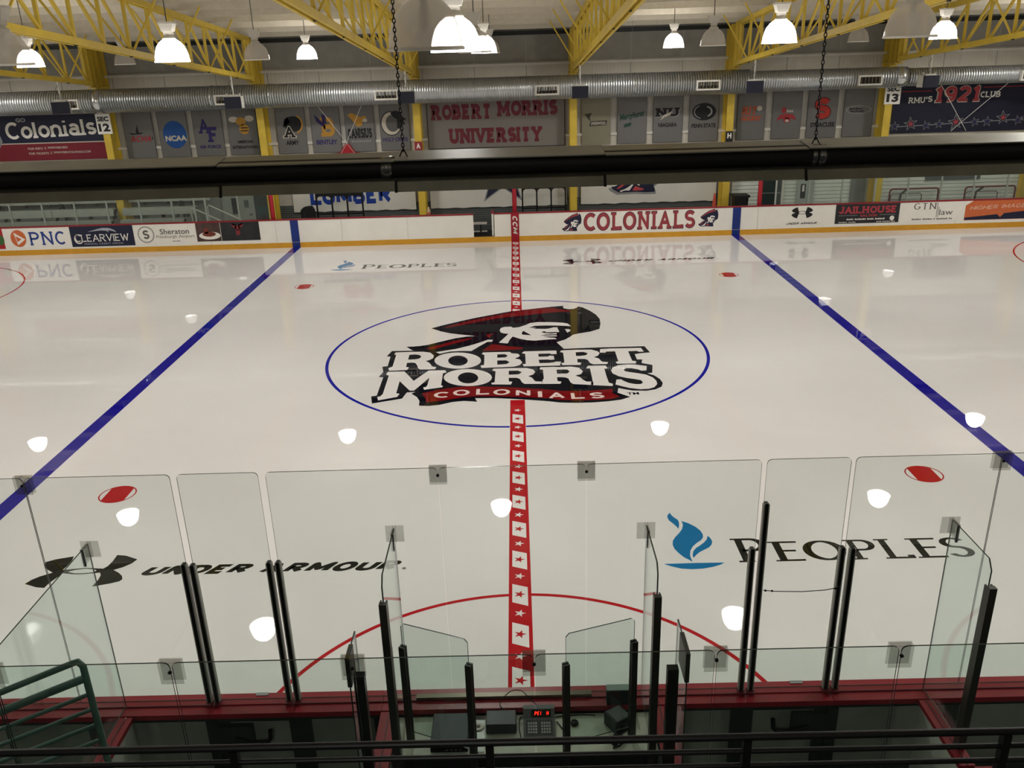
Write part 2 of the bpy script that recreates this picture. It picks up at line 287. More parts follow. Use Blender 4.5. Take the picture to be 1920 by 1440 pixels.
LOGO = {
 'head_navy': [
  [(-2.286,15.245), (-1.957,15.527), (-1.524,15.849), (-1.079,16.151), (-0.622,16.406), (-0.185,16.652), (0.527,16.881), (1.007,17.017), (1.361,17.086), (1.321,16.945), (1.361,16.798), (1.482,16.718), (1.625,16.743), (1.72,16.865), (1.767,16.975), (1.885,16.86), (2.074,16.474), (2.196,16.105), (2.258,15.699), (2.239,15.263), (2.168,14.798), (1.915,14.58), (1.588,14.443), (1.453,14.361), (1.357,14.184), (1.217,13.968), (0.997,13.785), (1.068,13.537), (1.144,13.272), (1.132,13.062), (0.301,13.048), (-0.511,13.115), (-0.961,13.111), (-2.044,13.076), (-2.586,13.437), (-2.773,13.742), (-2.619,13.742), (-2.44,13.771), (-2.251,13.843), (-1.987,14.044), (-1.581,14.328), (-1.3,14.442), (-1.064,14.468), (-1.455,14.63), (-1.754,14.767), (-2.003,14.959), (-2.163,15.12)],
 ],
 'head_white': [
  [(-0.45,14.915), (-0.415,15.108), (-0.328,15.19), (-0.15,15.193), (-0.091,15.089), (0.072,15.138), (0.252,15.322), (0.359,15.48), (0.57,15.547), (0.944,15.512), (1.24,15.433), (1.369,15.344), (1.443,15.096), (1.137,15.179), (1.071,15.021), (1.11,14.629), (1.035,14.588), (1.026,14.399), (1.027,14.259), (0.945,14.174), (1.023,14.03), (0.882,14.029), (0.67,13.993), (0.457,13.953), (0.261,14.006), (0.079,14.136), (-0.105,14.337), (-0.176,14.09), (-0.23,13.78), (-0.455,13.866), (-0.333,14.218), (-0.214,14.581), (-0.337,14.625), (-0.418,14.719)],
  [(1.267,14.856), (1.369,14.847), (1.413,14.736), (1.37,14.629), (1.307,14.539)],
  [(-1.999,13.26), (-1.526,13.454), (-1.192,13.686), (-0.923,13.929), (-0.732,14.138), (-0.603,14.104), (-0.635,13.949), (-0.741,13.958), (-0.913,13.662), (-1.118,13.271), (-1.379,13.293), (-1.651,13.274), (-1.885,13.125)],
 ],
 'head_detail': [
  [(0.322,15.051), (0.487,15.215), (0.784,15.222), (1.137,15.179), (1.071,15.031), (0.968,15.031), (0.862,14.942), (0.744,14.914), (0.54,14.947), (0.43,14.957), (0.52,15.047)],
  [(0.133,14.621), (0.172,14.8), (0.271,14.609), (0.375,14.401), (0.139,14.479)],
  [(0.64,14.633), (0.693,14.705), (0.759,14.718), (0.734,14.639), (0.848,14.605), (1.037,14.626), (1.033,14.54), (0.902,14.495), (0.731,14.558)],
  [(0.603,14.353), (0.755,14.424), (1.028,14.423), (1.031,14.343), (0.796,14.35)],
  [(0.678,14.253), (0.792,14.257), (1.019,14.251), (1.02,14.122), (0.832,14.175)],
 ],
 'head_red': [
  [(-1.951,15.249), (-1.728,15.481), (-1.369,15.782), (-0.923,16.083), (-0.543,16.316), (-0.153,16.526), (0.208,16.714), (0.764,16.886), (1.082,16.912), (1.154,16.762), (1.505,16.586), (1.528,16.444), (1.218,16.474), (0.748,16.382), (0.203,16.217), (-0.26,16.099), (-0.537,15.982), (-1.063,15.727), (-1.502,15.46), (-1.79,15.285)],
  [(-2.262,13.517), (-2.125,13.678), (-1.902,13.857), (-1.636,14.081), (-1.43,14.2), (-1.109,14.332), (-1.257,14.139), (-1.487,13.955), (-1.753,13.734), (-1.949,13.576), (-2.106,13.469)],
  [(-0.793,14.538), (-0.73,14.604), (-0.571,14.637), (-0.662,14.503), (-0.686,14.295), (-0.752,14.371)],
  [(-0.858,13.271), (-0.637,13.749), (-0.523,13.726), (-0.188,13.557), (0.143,13.442), (0.135,13.306), (-0.241,13.261), (-0.514,13.242)],
 ],
 'word_navy': [
  [(-3.095,13.434), (-2.589,13.419), (-2.105,13.27), (-1.195,13.254), (-0.521,13.198), (0.126,13.224), (1.138,13.251), (2.012,13.283), (3.129,13.283), (3.194,12.807), (2.936,12.767), (2.813,12.695), (2.818,12.335), (2.94,12.325), (2.892,12.077), (3.12,11.925), (3.037,11.414), (2.92,11.387), (3.059,11.234), (3.145,11), (3.167,10.759), (3.108,10.546), (2.953,10.393), (2.742,10.327), (2.451,10.364), (2.285,10.458), (2.174,10.531), (2.125,10.259), (2.364,10.004), (2.155,9.864), (1.894,9.797), (1.568,9.752), (1.223,9.752), (0.88,9.794), (0.644,9.883), (0.094,10.024), (-0.463,10.138), (-0.9,10.16), (-0.847,9.958), (-1.127,10.022), (-1.126,10.021), (-1.368,9.98), (-1.634,9.838), (-1.85,9.796), (-2.056,9.824), (-2.072,10.088), (-2.145,10.302), (-2.294,10.526), (-2.207,10.619), (-2.399,10.595), (-2.46,10.249), (-2.723,10.148), (-3.066,10.01), (-3.146,10.418), (-3.032,10.456), (-3.05,11.589), (-3.155,11.603), (-3.1,11.94), (-3.173,12.298), (-3.052,12.325), (-3.075,13.015), (-3.172,13.042)],
 ],
 'word_white': [
  [(-3.008,13.166), (-2.988,13.316), (-2.632,13.334), (-2.304,13.315), (-2.128,13.232), (-2.017,13.006), (-2.02,12.812), (-2.08,12.702), (-2.185,12.616), (-2.1,12.516), (-2.036,12.362), (-2,12.231), (-1.889,12.168), (-1.908,12.025), (-2.265,12.035), (-2.312,12.128), (-2.36,12.351), (-2.411,12.484), (-2.479,12.527), (-2.617,12.527), (-2.609,12.242), (-2.536,12.2), (-2.559,12.022), (-2.974,12.008), (-3.017,12.184), (-2.968,12.234), (-2.931,12.286), (-2.951,13.122)],
  [(-0.853,12.544), (-0.863,12.416), (-0.899,12.298), (-0.961,12.195), (-1.044,12.113), (-1.144,12.054), (-1.257,12.022), (-1.378,12.018), (-1.5,12.041), (-1.619,12.092), (-1.728,12.167), (-1.822,12.263), (-1.897,12.377), (-1.948,12.503), (-1.974,12.634), (-1.971,12.765), (-1.939,12.888), (-1.881,12.997), (-1.798,13.086), (-1.694,13.15), (-1.576,13.186), (-1.448,13.191), (-1.32,13.165), (-1.196,13.109), (-1.084,13.027), (-0.99,12.924), (-0.918,12.804), (-0.872,12.675)],
  [(-0.858,13.028), (-0.829,13.136), (-0.52,13.138), (-0.172,13.129), (-0.133,13.015), (0.021,12.975), (0.071,12.834), (0.032,12.722), (-0.057,12.633), (0.069,12.547), (0.123,12.337), (0.066,12.158), (-0.07,12.06), (-0.376,12.041), (-0.83,12.03), (-0.858,12.195), (-0.775,12.225), (-0.787,12.936)],
  [(0.117,13.006), (0.17,13.132), (0.962,13.134), (0.956,12.878), (0.828,12.869), (0.786,12.931), (0.512,12.922), (0.519,12.709), (0.739,12.702), (0.78,12.768), (0.88,12.748), (0.887,12.481), (0.793,12.462), (0.732,12.494), (0.513,12.493), (0.524,12.25), (0.735,12.251), (0.86,12.278), (0.905,12.33), (1.035,12.32), (0.99,12.049), (0.151,12.061), (0.131,12.219), (0.202,12.22), (0.199,12.94)],
  [(1.039,13.007), (1.077,13.125), (1.132,13.137), (1.458,13.152), (1.809,13.131), (1.958,12.993), (1.988,12.846), (1.928,12.667), (1.828,12.575), (1.936,12.466), (1.971,12.286), (2.005,12.225), (2.125,12.196), (2.093,12.072), (1.77,12.071), (1.701,12.172), (1.667,12.389), (1.607,12.461), (1.425,12.476), (1.414,12.234), (1.503,12.207), (1.466,12.057), (1.061,12.07), (1.029,12.207), (1.11,12.258), (1.116,12.959)],
  [(2.03,13.154), (2.274,13.176), (3.024,13.164), (3.058,12.88), (2.937,12.878), (2.893,12.948), (2.684,12.932), (2.689,12.605), (2.695,12.247), (2.781,12.209), (2.754,12.057), (2.324,12.065), (2.301,12.201), (2.369,12.235), (2.371,12.958), (2.156,12.955), (2.135,12.875), (1.995,12.886)],
  [(-3.005,11.74), (-2.995,11.932), (-2.61,11.937), (-2.326,11.298), (-2.048,11.947), (-1.662,11.942), (-1.627,11.791), (-1.702,11.744), (-1.684,10.971), (-1.641,10.936), (-1.646,10.856), (-2.034,10.725), (-2.071,10.871), (-2.01,10.899), (-1.991,11.01), (-1.987,11.474), (-2.255,10.694), (-2.348,10.701), (-2.642,11.305), (-2.625,10.565), (-2.546,10.529), (-2.58,10.348), (-2.963,10.179), (-3.009,10.378), (-2.95,10.404), (-2.913,10.539), (-2.936,11.683)],
  [(-0.569,11.376), (-0.58,11.256), (-0.617,11.146), (-0.678,11.05), (-0.76,10.972), (-0.86,10.917), (-0.971,10.887), (-1.089,10.883), (-1.208,10.905), (-1.324,10.952), (-1.429,11.022), (-1.52,11.112), (-1.592,11.219), (-1.641,11.336), (-1.664,11.459), (-1.659,11.581), (-1.627,11.697), (-1.568,11.799), (-1.486,11.883), (-1.384,11.943), (-1.267,11.977), (-1.143,11.981), (-1.017,11.957), (-0.897,11.905), (-0.789,11.829), (-0.698,11.732), (-0.629,11.62), (-0.585,11.499)],
  [(-0.58,11.85), (-0.546,11.954), (-0.192,11.962), (0.211,11.948), (0.367,11.83), (0.411,11.668), (0.36,11.5), (0.245,11.406), (0.332,11.298), (0.375,11.128), (0.408,11.06), (0.559,11.032), (0.555,10.899), (0.161,10.922), (0.104,11.017), (0.059,11.235), (-0.011,11.318), (-0.195,11.331), (-0.188,11.105), (-0.112,11.073), (-0.141,10.906), (-0.56,10.943), (-0.579,11.036), (-0.504,11.079), (-0.496,11.774)],
  [(0.513,11.836), (0.541,11.969), (0.846,11.974), (0.99,11.943), (1.247,11.96), (1.421,11.871), (1.494,11.625), (1.44,11.447), (1.303,11.358), (1.401,11.254), (1.451,11.093), (1.527,10.966), (1.672,10.945), (1.654,10.743), (1.225,10.835), (1.171,10.941), (1.137,11.186), (1.079,11.261), (0.956,11.288), (0.887,11.29), (0.892,11.04), (0.978,11.001), (0.942,10.874), (0.543,10.894), (0.548,11.043), (0.592,11.245), (0.59,11.794)],
  [(1.583,11.821), (1.634,11.979), (2.044,11.973), (2.068,11.764), (1.995,11.763), (1.994,11.227), (2.005,10.862), (2.088,10.788), (2.062,10.656), (1.654,10.736), (1.607,10.756), (1.621,10.925), (1.662,10.973), (1.67,11.796)],
  [(2.977,11.861), (2.928,11.568), (2.815,11.566), (2.745,11.656), (2.629,11.739), (2.506,11.767), (2.424,11.663), (2.442,11.551), (2.547,11.488), (2.711,11.404), (2.883,11.301), (3.004,11.115), (3.051,10.904), (3.037,10.701), (2.95,10.524), (2.817,10.435), (2.638,10.425), (2.411,10.514), (2.247,10.642), (2.138,10.741), (2.189,11.037), (2.294,11.047), (2.343,10.939), (2.437,10.813), (2.56,10.736), (2.679,10.727), (2.745,10.807), (2.724,10.962), (2.6,11.041), (2.427,11.124), (2.268,11.241), (2.152,11.429), (2.133,11.63), (2.195,11.829), (2.339,11.968), (2.536,12.01), (2.725,11.983), (2.881,11.906)],
 ],
 'word_counter': [
  [(-2.625,13.103), (-2.479,13.123), (-2.37,13.066), (-2.32,12.953), (-2.345,12.82), (-2.441,12.762), (-2.618,12.754)],
  [(-1.174,12.558), (-1.176,12.478), (-1.189,12.403), (-1.213,12.338), (-1.247,12.285), (-1.288,12.246), (-1.335,12.224), (-1.386,12.219), (-1.438,12.232), (-1.488,12.262), (-1.535,12.308), (-1.575,12.367), (-1.608,12.437), (-1.63,12.514), (-1.642,12.596), (-1.642,12.677), (-1.63,12.753), (-1.606,12.821), (-1.573,12.877), (-1.531,12.918), (-1.482,12.941), (-1.43,12.946), (-1.376,12.933), (-1.325,12.901), (-1.277,12.853), (-1.237,12.791), (-1.205,12.718), (-1.184,12.639)],
  [(-0.478,12.957), (-0.299,12.962), (-0.224,12.851), (-0.272,12.727), (-0.474,12.717)],
  [(-0.47,12.516), (-0.257,12.51), (-0.179,12.38), (-0.243,12.249), (-0.465,12.219)],
  [(1.418,12.963), (1.607,12.972), (1.706,12.869), (1.655,12.73), (1.533,12.692), (1.413,12.689)],
  [(-0.88,11.376), (-0.883,11.298), (-0.897,11.226), (-0.921,11.162), (-0.955,11.111), (-0.996,11.073), (-1.042,11.051), (-1.092,11.047), (-1.143,11.059), (-1.192,11.088), (-1.237,11.132), (-1.276,11.189), (-1.307,11.257), (-1.328,11.332), (-1.339,11.411), (-1.338,11.489), (-1.325,11.563), (-1.301,11.629), (-1.268,11.684), (-1.226,11.724), (-1.178,11.747), (-1.127,11.752), (-1.074,11.739), (-1.024,11.708), (-0.978,11.661), (-0.939,11.601), (-0.909,11.531), (-0.889,11.455)],
  [(-0.194,11.785), (0.015,11.787), (0.104,11.675), (0.037,11.541), (-0.192,11.525)],
  [(0.898,11.771), (1.055,11.776), (1.146,11.762), (1.195,11.63), (1.131,11.507), (0.968,11.512), (0.903,11.509)],
 ],
 'ribbon_red': [
  [(-2.066,10.525), (-1.925,10.608), (-1.536,10.784), (-1.079,10.885), (-0.823,10.834), (-0.244,10.769), (0.215,10.656), (0.669,10.545), (0.914,10.459), (1.269,10.417), (1.626,10.424), (2.044,10.492), (2.016,10.235), (2.154,10.051), (2,9.921), (1.695,9.881), (1.29,9.879), (0.887,9.938), (0.65,10.044), (0.207,10.129), (-0.352,10.22), (-0.803,10.267), (-1.138,10.23), (-1.269,10.18), (-1.597,10.069), (-1.923,9.989), (-1.954,10.198), (-2.017,10.384)],
 ],
 'ua': [
  [(-6.987,3.59), (-6.943,3.686), (-6.87,3.767), (-6.726,3.862), (-6.831,3.935), (-6.912,4.007), (-6.959,4.079), (-6.971,4.15), (-6.856,4.217), (-6.622,4.287), (-6.595,4.169), (-6.597,4.011), (-6.613,3.925), (-6.558,3.932), (-6.431,3.952), (-6.293,3.967), (-6.138,3.948), (-6.025,3.934), (-5.987,4.002), (-5.973,4.124), (-5.978,4.295), (-5.838,4.271), (-5.624,4.162), (-5.66,4.058), (-5.754,3.957), (-5.862,3.893), (-5.753,3.82), (-5.667,3.733), (-5.626,3.648), (-5.648,3.599), (-5.767,3.547), (-5.982,3.483), (-5.971,3.646), (-5.986,3.763), (-6.027,3.832), (-6.127,3.819), (-6.262,3.8), (-6.41,3.806), (-6.57,3.838), (-6.597,3.738), (-6.635,3.624), (-6.655,3.479), (-6.779,3.5), (-6.901,3.554)],
 ],
 'ua_hole': [
  [(-6.508,3.87), (-6.415,3.917), (-6.281,3.942), (-6.142,3.914), (-6.1,3.886), (-6.139,3.845), (-6.275,3.826), (-6.393,3.831)],
 ],
 'flame': [
  [(2.36,5.135), (2.375,5.056), (2.409,4.975), (2.447,4.917), (2.451,4.831), (2.432,4.723), (2.405,4.641), (2.394,4.71), (2.356,4.804), (2.309,4.9), (2.297,4.996), (2.318,5.075)],
  [(2.488,4.879), (2.586,4.809), (2.675,4.696), (2.723,4.588), (2.741,4.482), (2.729,4.394), (2.682,4.309), (2.607,4.241), (2.528,4.145), (2.473,4.036), (2.442,3.913), (2.442,3.819), (2.447,3.741), (2.408,3.793), (2.347,3.863), (2.293,3.975), (2.253,4.087), (2.243,4.2), (2.266,4.314), (2.318,4.414), (2.39,4.514), (2.458,4.631), (2.496,4.751), (2.499,4.828)],
  [(2.803,4.432), (2.83,4.361), (2.838,4.273), (2.812,4.189), (2.762,4.113), (2.682,4.054), (2.594,3.989), (2.526,3.909), (2.484,3.844), (2.478,3.912), (2.511,4.02), (2.564,4.101), (2.638,4.168), (2.715,4.25), (2.771,4.334)],
  [(2.033,3.706), (2.216,3.709), (2.436,3.712), (2.654,3.709), (2.89,3.706), (2.825,3.656), (2.704,3.602), (2.551,3.564), (2.406,3.557), (2.265,3.576), (2.131,3.64)],
 ],
}
# ------------------------------------------------------------------ materials
ICE_R = .008
def ice_mat(name, col, var=.03):
    m = mat(name, col, ICE_R, var=var, scale=.35, spec=.5, ior=1.38)
    nt = m.node_tree; b = nt.nodes['Principled BSDF']; tc = nt.nodes.new('ShaderNodeTexCoord')
    n = nt.nodes.new('ShaderNodeTexNoise'); n.inputs['Scale'].default_value = 1.3; n.inputs['Detail'].default_value = 3
    nt.links.new(tc.outputs['Object'], n.inputs['Vector'])
    bp = nt.nodes.new('ShaderNodeBump'); bp.inputs['Strength'].default_value = .003; bp.inputs['Distance'].default_value = .02
    nt.links.new(n.outputs['Fac'], bp.inputs['Height']); nt.links.new(bp.outputs['Normal'], b.inputs['Normal'])
    return m
M_ICE = ice_mat('ice', (.80, .79, .77), .035)
I_RED = ice_mat('ice_red', '#b8121f'); I_BLUE = ice_mat('ice_blue', '#1a1590'); I_NAVY = ice_mat('ice_navy', '#10121c')
I_MAROON = ice_mat('ice_maroon', '#7d1418'); I_BLACK = ice_mat('ice_black', '#151814'); I_CYAN = ice_mat('ice_cyan', '#0071a8')
I_WHITE = ice_mat('ice_white', (.84, .82, .80)); I_CBLUE = ice_mat('ice_circle_blue', '#141a9e')
YEL = mat('yellow_paint', '#d8ba44', .45, var=.08, scale=3)
WHITE = mat('white_paint', '#d9d6cc', .5, var=.04, scale=2)
DECK = ridge(mat('ceiling_deck', '#c4bba8', .6, var=.06, scale=1.5), 'X', 1.6, .35, .02)
WALLU = mat('insulation_grey', '#9d9b93', .75, var=.1, scale=2.2, bump=.4, bscale=5)
WALLW = ridge(mat('wall_white_sheet', '#c9c4b6', .55, var=.05, scale=2), 'X', 2.2, .25, .02)
WALLG = mat('wall_grey_liner', '#b9b6ac', .6, var=.07, scale=2)
SIDING = mat('white_siding', '#dfe5dc', .5, var=.04, scale=3)
SIDEG = mat('grey_siding', '#4e5352', .6, var=.08, scale=3)
CONC = mat('concrete', '#5c5d5a', .7, var=.15, scale=2, bump=.1)
BLACKRUB = mat('black_rubber', '#16181a', .7, var=.15, scale=10)
STEEL = mat('galvanised', '#9fa3a6', .35, .85, var=.08, scale=8)
BLACKM = mat('black_metal', '#0b0d0c', .4, .3, var=.1)
DARKG = mat('dark_grey_metal', '#2b2e2d', .45, .4, var=.1)

# ------------------------------------------------------------------ ice sheet and lines
W = 26.376; XB = 8.366
def rounded(x, y0, y1, r, n=14):
    P = []
    for cx, cy, a in ((x-r, y1-r, 0), (-x+r, y1-r, 90), (-x+r, y0+r, 180), (x-r, y0+r, 270)):
        P += [(cx+r*math.cos(R(a+90*i/n)), cy+r*math.sin(R(a+90*i/n))) for i in range(n+1)]
    return P
floor = tag(MB().box(-31, 31, -21.3, 29.3, -.25, -.04).build('floor', CONC), kind='structure')
ice = MB().prism(rounded(30.5, 0, W, 8.5), 'z', -.038, 0).build('ice_sheet', M_ICE, origin=(0, 0, 0))
tag(ice, kind='structure')
z1, z2, z3, z4 = ('z', .0008), ('z', .0016), ('z', .0024), ('z', .0032)
# lines painted in the ice
for s in (-1, 1):
    a, b = sorted((s*XB, s*(XB+.305)))
    printed('blue_line', [rect(a, b, 0.02, W-.02)], z1, I_BLUE, ice)
printed('center_line', [rect(-.1524, .1524, .02, 10.0), rect(-.1524, .1524, 16.0, W-.02)], ('z', .0004), I_RED, ice)
sq = []; st_r = []; st_w = []
k = 0
while True:
    y = 1.37+.85*k
    if y > W-.3: break
    k += 1
    if not (9.75 < y < 16.35):
        sq.append([(-.105, y+.235), (-.105, y-.185), (.105, y-.275), (.105, y+.15)]); st_r.append(star(-.005, y-.01, .085, 0, .38))
    if not (9.7 < y+.43 < 16.3): st_w.append(star(-.005, y+.42, .08, 0, .38))
printed('center_line_squares', sq, z1, I_WHITE, ice); printed('center_line_red_stars', st_r, z2, I_RED, ice)
printed('center_line_white_stars', st_w, z1, I_WHITE, ice)
cy = W/2
printed('center_circle', ring(0, cy, 4.535, 4.61, 120, 92, 268)+ring(0, cy, 4.535, 4.61, 120, -88, 88), z1, I_CBLUE, ice)
printed('referee_crease', ring(0, 0, 3.02, 3.08, 60, 2, 87.2)+ring(0, 0, 3.02, 3.08, 60, 92.8, 178), z1, I_RED, ice)
for sx in (-1, 1):
    for sy in (-1, 1):
        x, y = sx*6.807, cy+sy*6.968; r = .305
        ch = []
        for t0, t1 in ((-40, 40), (140, 220)): ch += [(r*math.cos(R(t0+(t1-t0)*i/14)), r*math.sin(R(t0+(t1-t0)*i/14))) for i in range(15)]
        P = [(x+p[1], y+p[0]) for p in ch]   # disc with its two side slices left white
        printed('faceoff_spot', [P], z1, I_RED, ice); printed('faceoff_spot_rim', ring(x, y, .283, .305, 40), z2, I_RED, ice)
        printed('faceoff_circle', ring(sx*21.05, cy+sy*6.968, 4.545, 4.6, 90), z1, I_RED, ice)
# ------------------------------------------------------------------ the hall: walls, roof, columns, trusses
YW = 29.05; RIDGE = 4.0; YN = 2*RIDGE-YW
def zr(y): return 7.80+(YW-(y if y >= RIDGE else 2*RIDGE-y))*.078
def zt(y): return 7.60+(27.6-(y if y >= RIDGE else 2*RIDGE-y))*.078
def zb(y): return 6.22+(27.6-(y if y >= RIDGE else 2*RIDGE-y))*.083
HX = 31
wb = tag(MB().box(-HX, HX, YW, YW+.2, -.04, zr(YW)+.3).build('wall_back', WALLG), kind='structure')
MB().box(-HX, HX, YW-.05, YW, 6.52, 7.8).build('insulation_panel', WALLU, wb)
MB().box(-HX, HX, YW-.04, YW, 3.78, 6.4).build('liner_panel', WALLG, wb)
MB().box(-HX, HX, YW-.09, YW, 5.62, 6.4).build('wall_sheet', WALLW, wb)
MB().box(-HX, HX, YW-.09, YW, 3.0, 3.7).build('wall_sheet', WALLW, wb)
for z, m in ((6.42, WHITE), (3.70, WHITE)):
    MB().prism([(YW, z-.05), (YW-.16, z-.05), (YW-.16, z+.03), (YW-.02, z+.1), (YW, z+.1)], 'x', -HX, HX).build('girt', m, wb)
MB().box(-HX, HX, YW-.2, YW, 7.46, 7.60).build('eave_strut', DARKG, wb)
for i in range(-15, 16):
    x = i*2.03+.6
    MB().box(x-.008, x+.008, YW-.056, YW-.05, 6.52, 7.46).build('insulation_seam', WALLG, wb)
    MB().box(x-.006, x+.006, YW-.098, YW-.09, 5.62, 6.38).build('sheet_seam', SIDEG, wb)
# ribbed siding, lower wall
def siding(x0, x1, z0, z1, pitch, m, name, depth=.03):
    n = int(round((z1-z0)/pitch)); P = [(YW, z0)]
    for i in range(n): a = z0+i*pitch; P += [(YW-.06-depth, a), (YW-.06-depth*.55, a+pitch*.84), (YW-.045, a+pitch*.86), (YW-.045, a+pitch*.98)]
    P += [(YW, z1)]
    return MB().prism(P[::-1], 'x', x0, x1).build(name, m, wb)
siding(8.9, 10.0, 0, 3.0, .15, SIDING, 'siding'); siding(10.95, 31, 0, 3.0, .15, SIDING, 'siding')
siding(-9.7, 8.9, 0, 1.2, .09, SIDEG, 'grey_siding'); 
MB().box(-31, -9.7, YW-.05, YW, 0, 3.0).build('painted_block', mat('bleacher_back_wall', '#8c9089', .6), wb)
tag(MB().box(-HX-.2, -HX, YN, YW+.2, -.04, zr(RIDGE)+.3).build('wall_left', WALLG), kind='structure')
tag(MB().box(HX, HX+.2, YN, YW+.2, -.04, zr(RIDGE)+.3).build('wall_right', WALLG), kind='structure')
tag(MB().box(-HX-.2, HX+.2, YN-.2, YN, -.04, zr(YN)+.3).build('wall_front', WALLG), kind='structure')
P = [(YN-.2, zr(YN-.2)), (RIDGE, zr(RIDGE)), (YW+.2, zr(YW+.2)), (YW+.2, zr(YW)+.14), (RIDGE, zr(RIDGE)+.16), (YN-.2, zr(YN)+.14)]
roof = tag(MB().prism(P, 'x', -HX, HX).build('ceiling', DECK), kind='structure')
y = YW-.75
PUR = mat('white_purlin', '#d8d0bd', .5, var=.05)
while y > YN+.5:
    z = zr(y)
    MB().prism([(y-.05, z-.20), (y+.05, z-.20), (y+.05, z-.17), (y-.01, z-.17), (y-.01, z+.01), (y-.05, z+.01)], 'x', -HX, HX).build('purlin', PUR, roof)
    y -= 1.53
# columns
XC = [2.38+6.1*k for k in range(-4, 5)]
WHERE = {-22.02: 'beside the bleachers off to the far left', -15.92: 'beside the navy and red banner', -9.82: 'between the insect and black letter A banners', -3.72: 'carrying the red away sign', 2.38: 'between the university sign and the plain tan banner', 8.48: 'carrying the black home sign', 14.58: 'beside the dark blue club banner', 20.68: 'closing off the dark blue club banner', 26.78: 'at the right hand end wall'}
COLS = {}
for i, x in enumerate(XC):
    c = empty('steel_column', (x, 28.6, -.04), 'yellow painted steel wall column '+list(WHERE.values())[i], 'column', 'yellow columns along the back wall'); COLS[i] = c
    MB().box(x-.14, x+.14, 28.2, 28.225, -.04, 6.05).build('front_flange', YEL, c)
    MB().box(x-.14, x+.14, 28.9, 28.925, -.04, 7.6).build('rear_flange', YEL, c)
    MB().box(x-.02, x+.02, 28.225, 28.9, -.04, 6.05).build('web', YEL, c)
    MB().prism([(28.9, 6.05), (28.9, 7.62), (27.55, 7.62), (27.55, 6.25), (27.8, 6.05)], 'x', x-.03, x+.03).build('haunch_plate', YEL, c)
    MB().box(x-.15, x+.15, 27.52, 27.56, 6.12, 7.66).build('end_plate', YEL, c)
    MB().box(x-.16, x+.16, 27.7, 28.925, 6.02, 6.06).build('seat_plate', YEL, c)
    for yy in (27.9, 28.35): MB().box(x-.13, x+.13, yy, yy+.02, 6.06, 7.6).build('stiffener', YEL, c)
# trusses: one built, the others copied
def truss(x):
    t = empty('roof_truss', (x, RIDGE, zb(RIDGE)), 'yellow lattice roof truss', 'truss')
    y0, y1 = 2*RIDGE-27.52, 27.52
    for nm, zf in (('top_chord', zt), ('bottom_chord', zb)):
        m = MB()
        for a, b in ((y0, RIDGE), (RIDGE, y1)):
            for dx in (-.075, .075): m.bar((x+dx, a, zf(a)), (x+dx, b, zf(b)), .07, .15)
        m.build(nm, YEL, t)
    n = 32; ys = [y1-.1-(y1-y0-.2)*i/n for i in range(n+1)]
    for i, y in enumerate(ys):
        MB().bar((x, y, zb(y)), (x, y, zt(y)), .075, .075, (0, 1, 0)).build('web_post', YEL, t)
        if i < n:
            yn = ys[i+1]
            if i < n/2: MB().bar((x+.045, y, zb(y)), (x+.045, yn, zt(yn)), .06, .075).build('web_diagonal', YEL, t)
            else: MB().bar((x+.045, yn, zb(yn)), (x+.045, y, zt(y)), .06, .075).build('web_diagonal', YEL, t)
    for i in range(1, n, 2):
        y = ys[i]; s = 1 if i % 4 == 1 else -1
        for s in (-1, 1):
            if i > 5 and s == 1 and i % 4 == 1: continue
            p = (x+s*.04, y, zb(y)); q = (x+s*.98, y, zr(y)-.19)
            MB().bar(p, q, .045, .045, (0, 1, 0)).build('flange_brace', YEL, t)
        MB().box(x-.02, x+.02, y-.06, y+.06, zb(y)-.1, zb(y)-.07).build('clip_plate', DARKG, t)
    return t
TWHERE = ['past the bleachers at the far left', 'above the navy and red banner', 'above the tan insect banner', 'above the red away sign', 'just right of the big university sign', 'above the black home sign', 'above the silver oval banner', 'closing off the dark blue club banner', 'at the far right end of the hall']
t0 = truss(XC[0]); TR = [t0]
for i, x in enumerate(XC):
    t = t0 if i == 0 else copy_tree(t0)
    t.location.x = x
    tag(t, 'yellow lattice roof truss '+TWHERE[i], 'truss', 'roof trusses')
# ------------------------------------------------------------------ high bay lamps on a grid, every second one lit
HOUS = mat('lamp_housing_white', '#cfcac0', .45, var=.03); RIM = mat('lamp_rim_metal', '#f2efe8', .2, 0)
ACR = glass('clear_acrylic', (.90, .89, .87), .06, 1.0)
def cloudy(m, f=.3, c=(.75, .72, .68)):
    nt = m.node_tree; o = [n for n in nt.nodes if n.type == 'OUTPUT_MATERIAL'][0]; src = o.inputs[0].links[0].from_socket
    d = nt.nodes.new('ShaderNodeBsdfTranslucent'); d.inputs[0].default_value = c+(1,); e = nt.nodes.new('ShaderNodeBsdfDiffuse'); e.inputs[0].default_value = c+(1,)
    a = nt.nodes.new('ShaderNodeMixShader'); b = nt.nodes.new('ShaderNodeMixShader'); b.inputs[0].default_value = f
    nt.links.new(d.outputs[0], a.inputs[1]); nt.links.new(e.outputs[0], a.inputs[2]); nt.links.new(src, b.inputs[1]); nt.links.new(a.outputs[0], b.inputs[2]); nt.links.new(b.outputs[0], o.inputs[0])
cloudy(ACR, .27, (.9, .87, .83))
LIT = bpy.data.materials.new('lit_acrylic'); LIT.use_nodes = True
_b = LIT.node_tree.nodes['Principled BSDF']; _b.inputs['Base Color'].default_value = (.9, .9, .88, 1)
_b.inputs['Emission Color'].default_value = LAMP_COL+(1,); _b.inputs['Emission Strength'].default_value = DOME_E
BULB = mat('bulb_glass', '#d0cdc6', .2)
DOMEP = [(.335, 0), (.332, .03), (.325, .10), (.300, .20), (.262, .29), (.205, .36), (.150, .40), (.115, .425)]
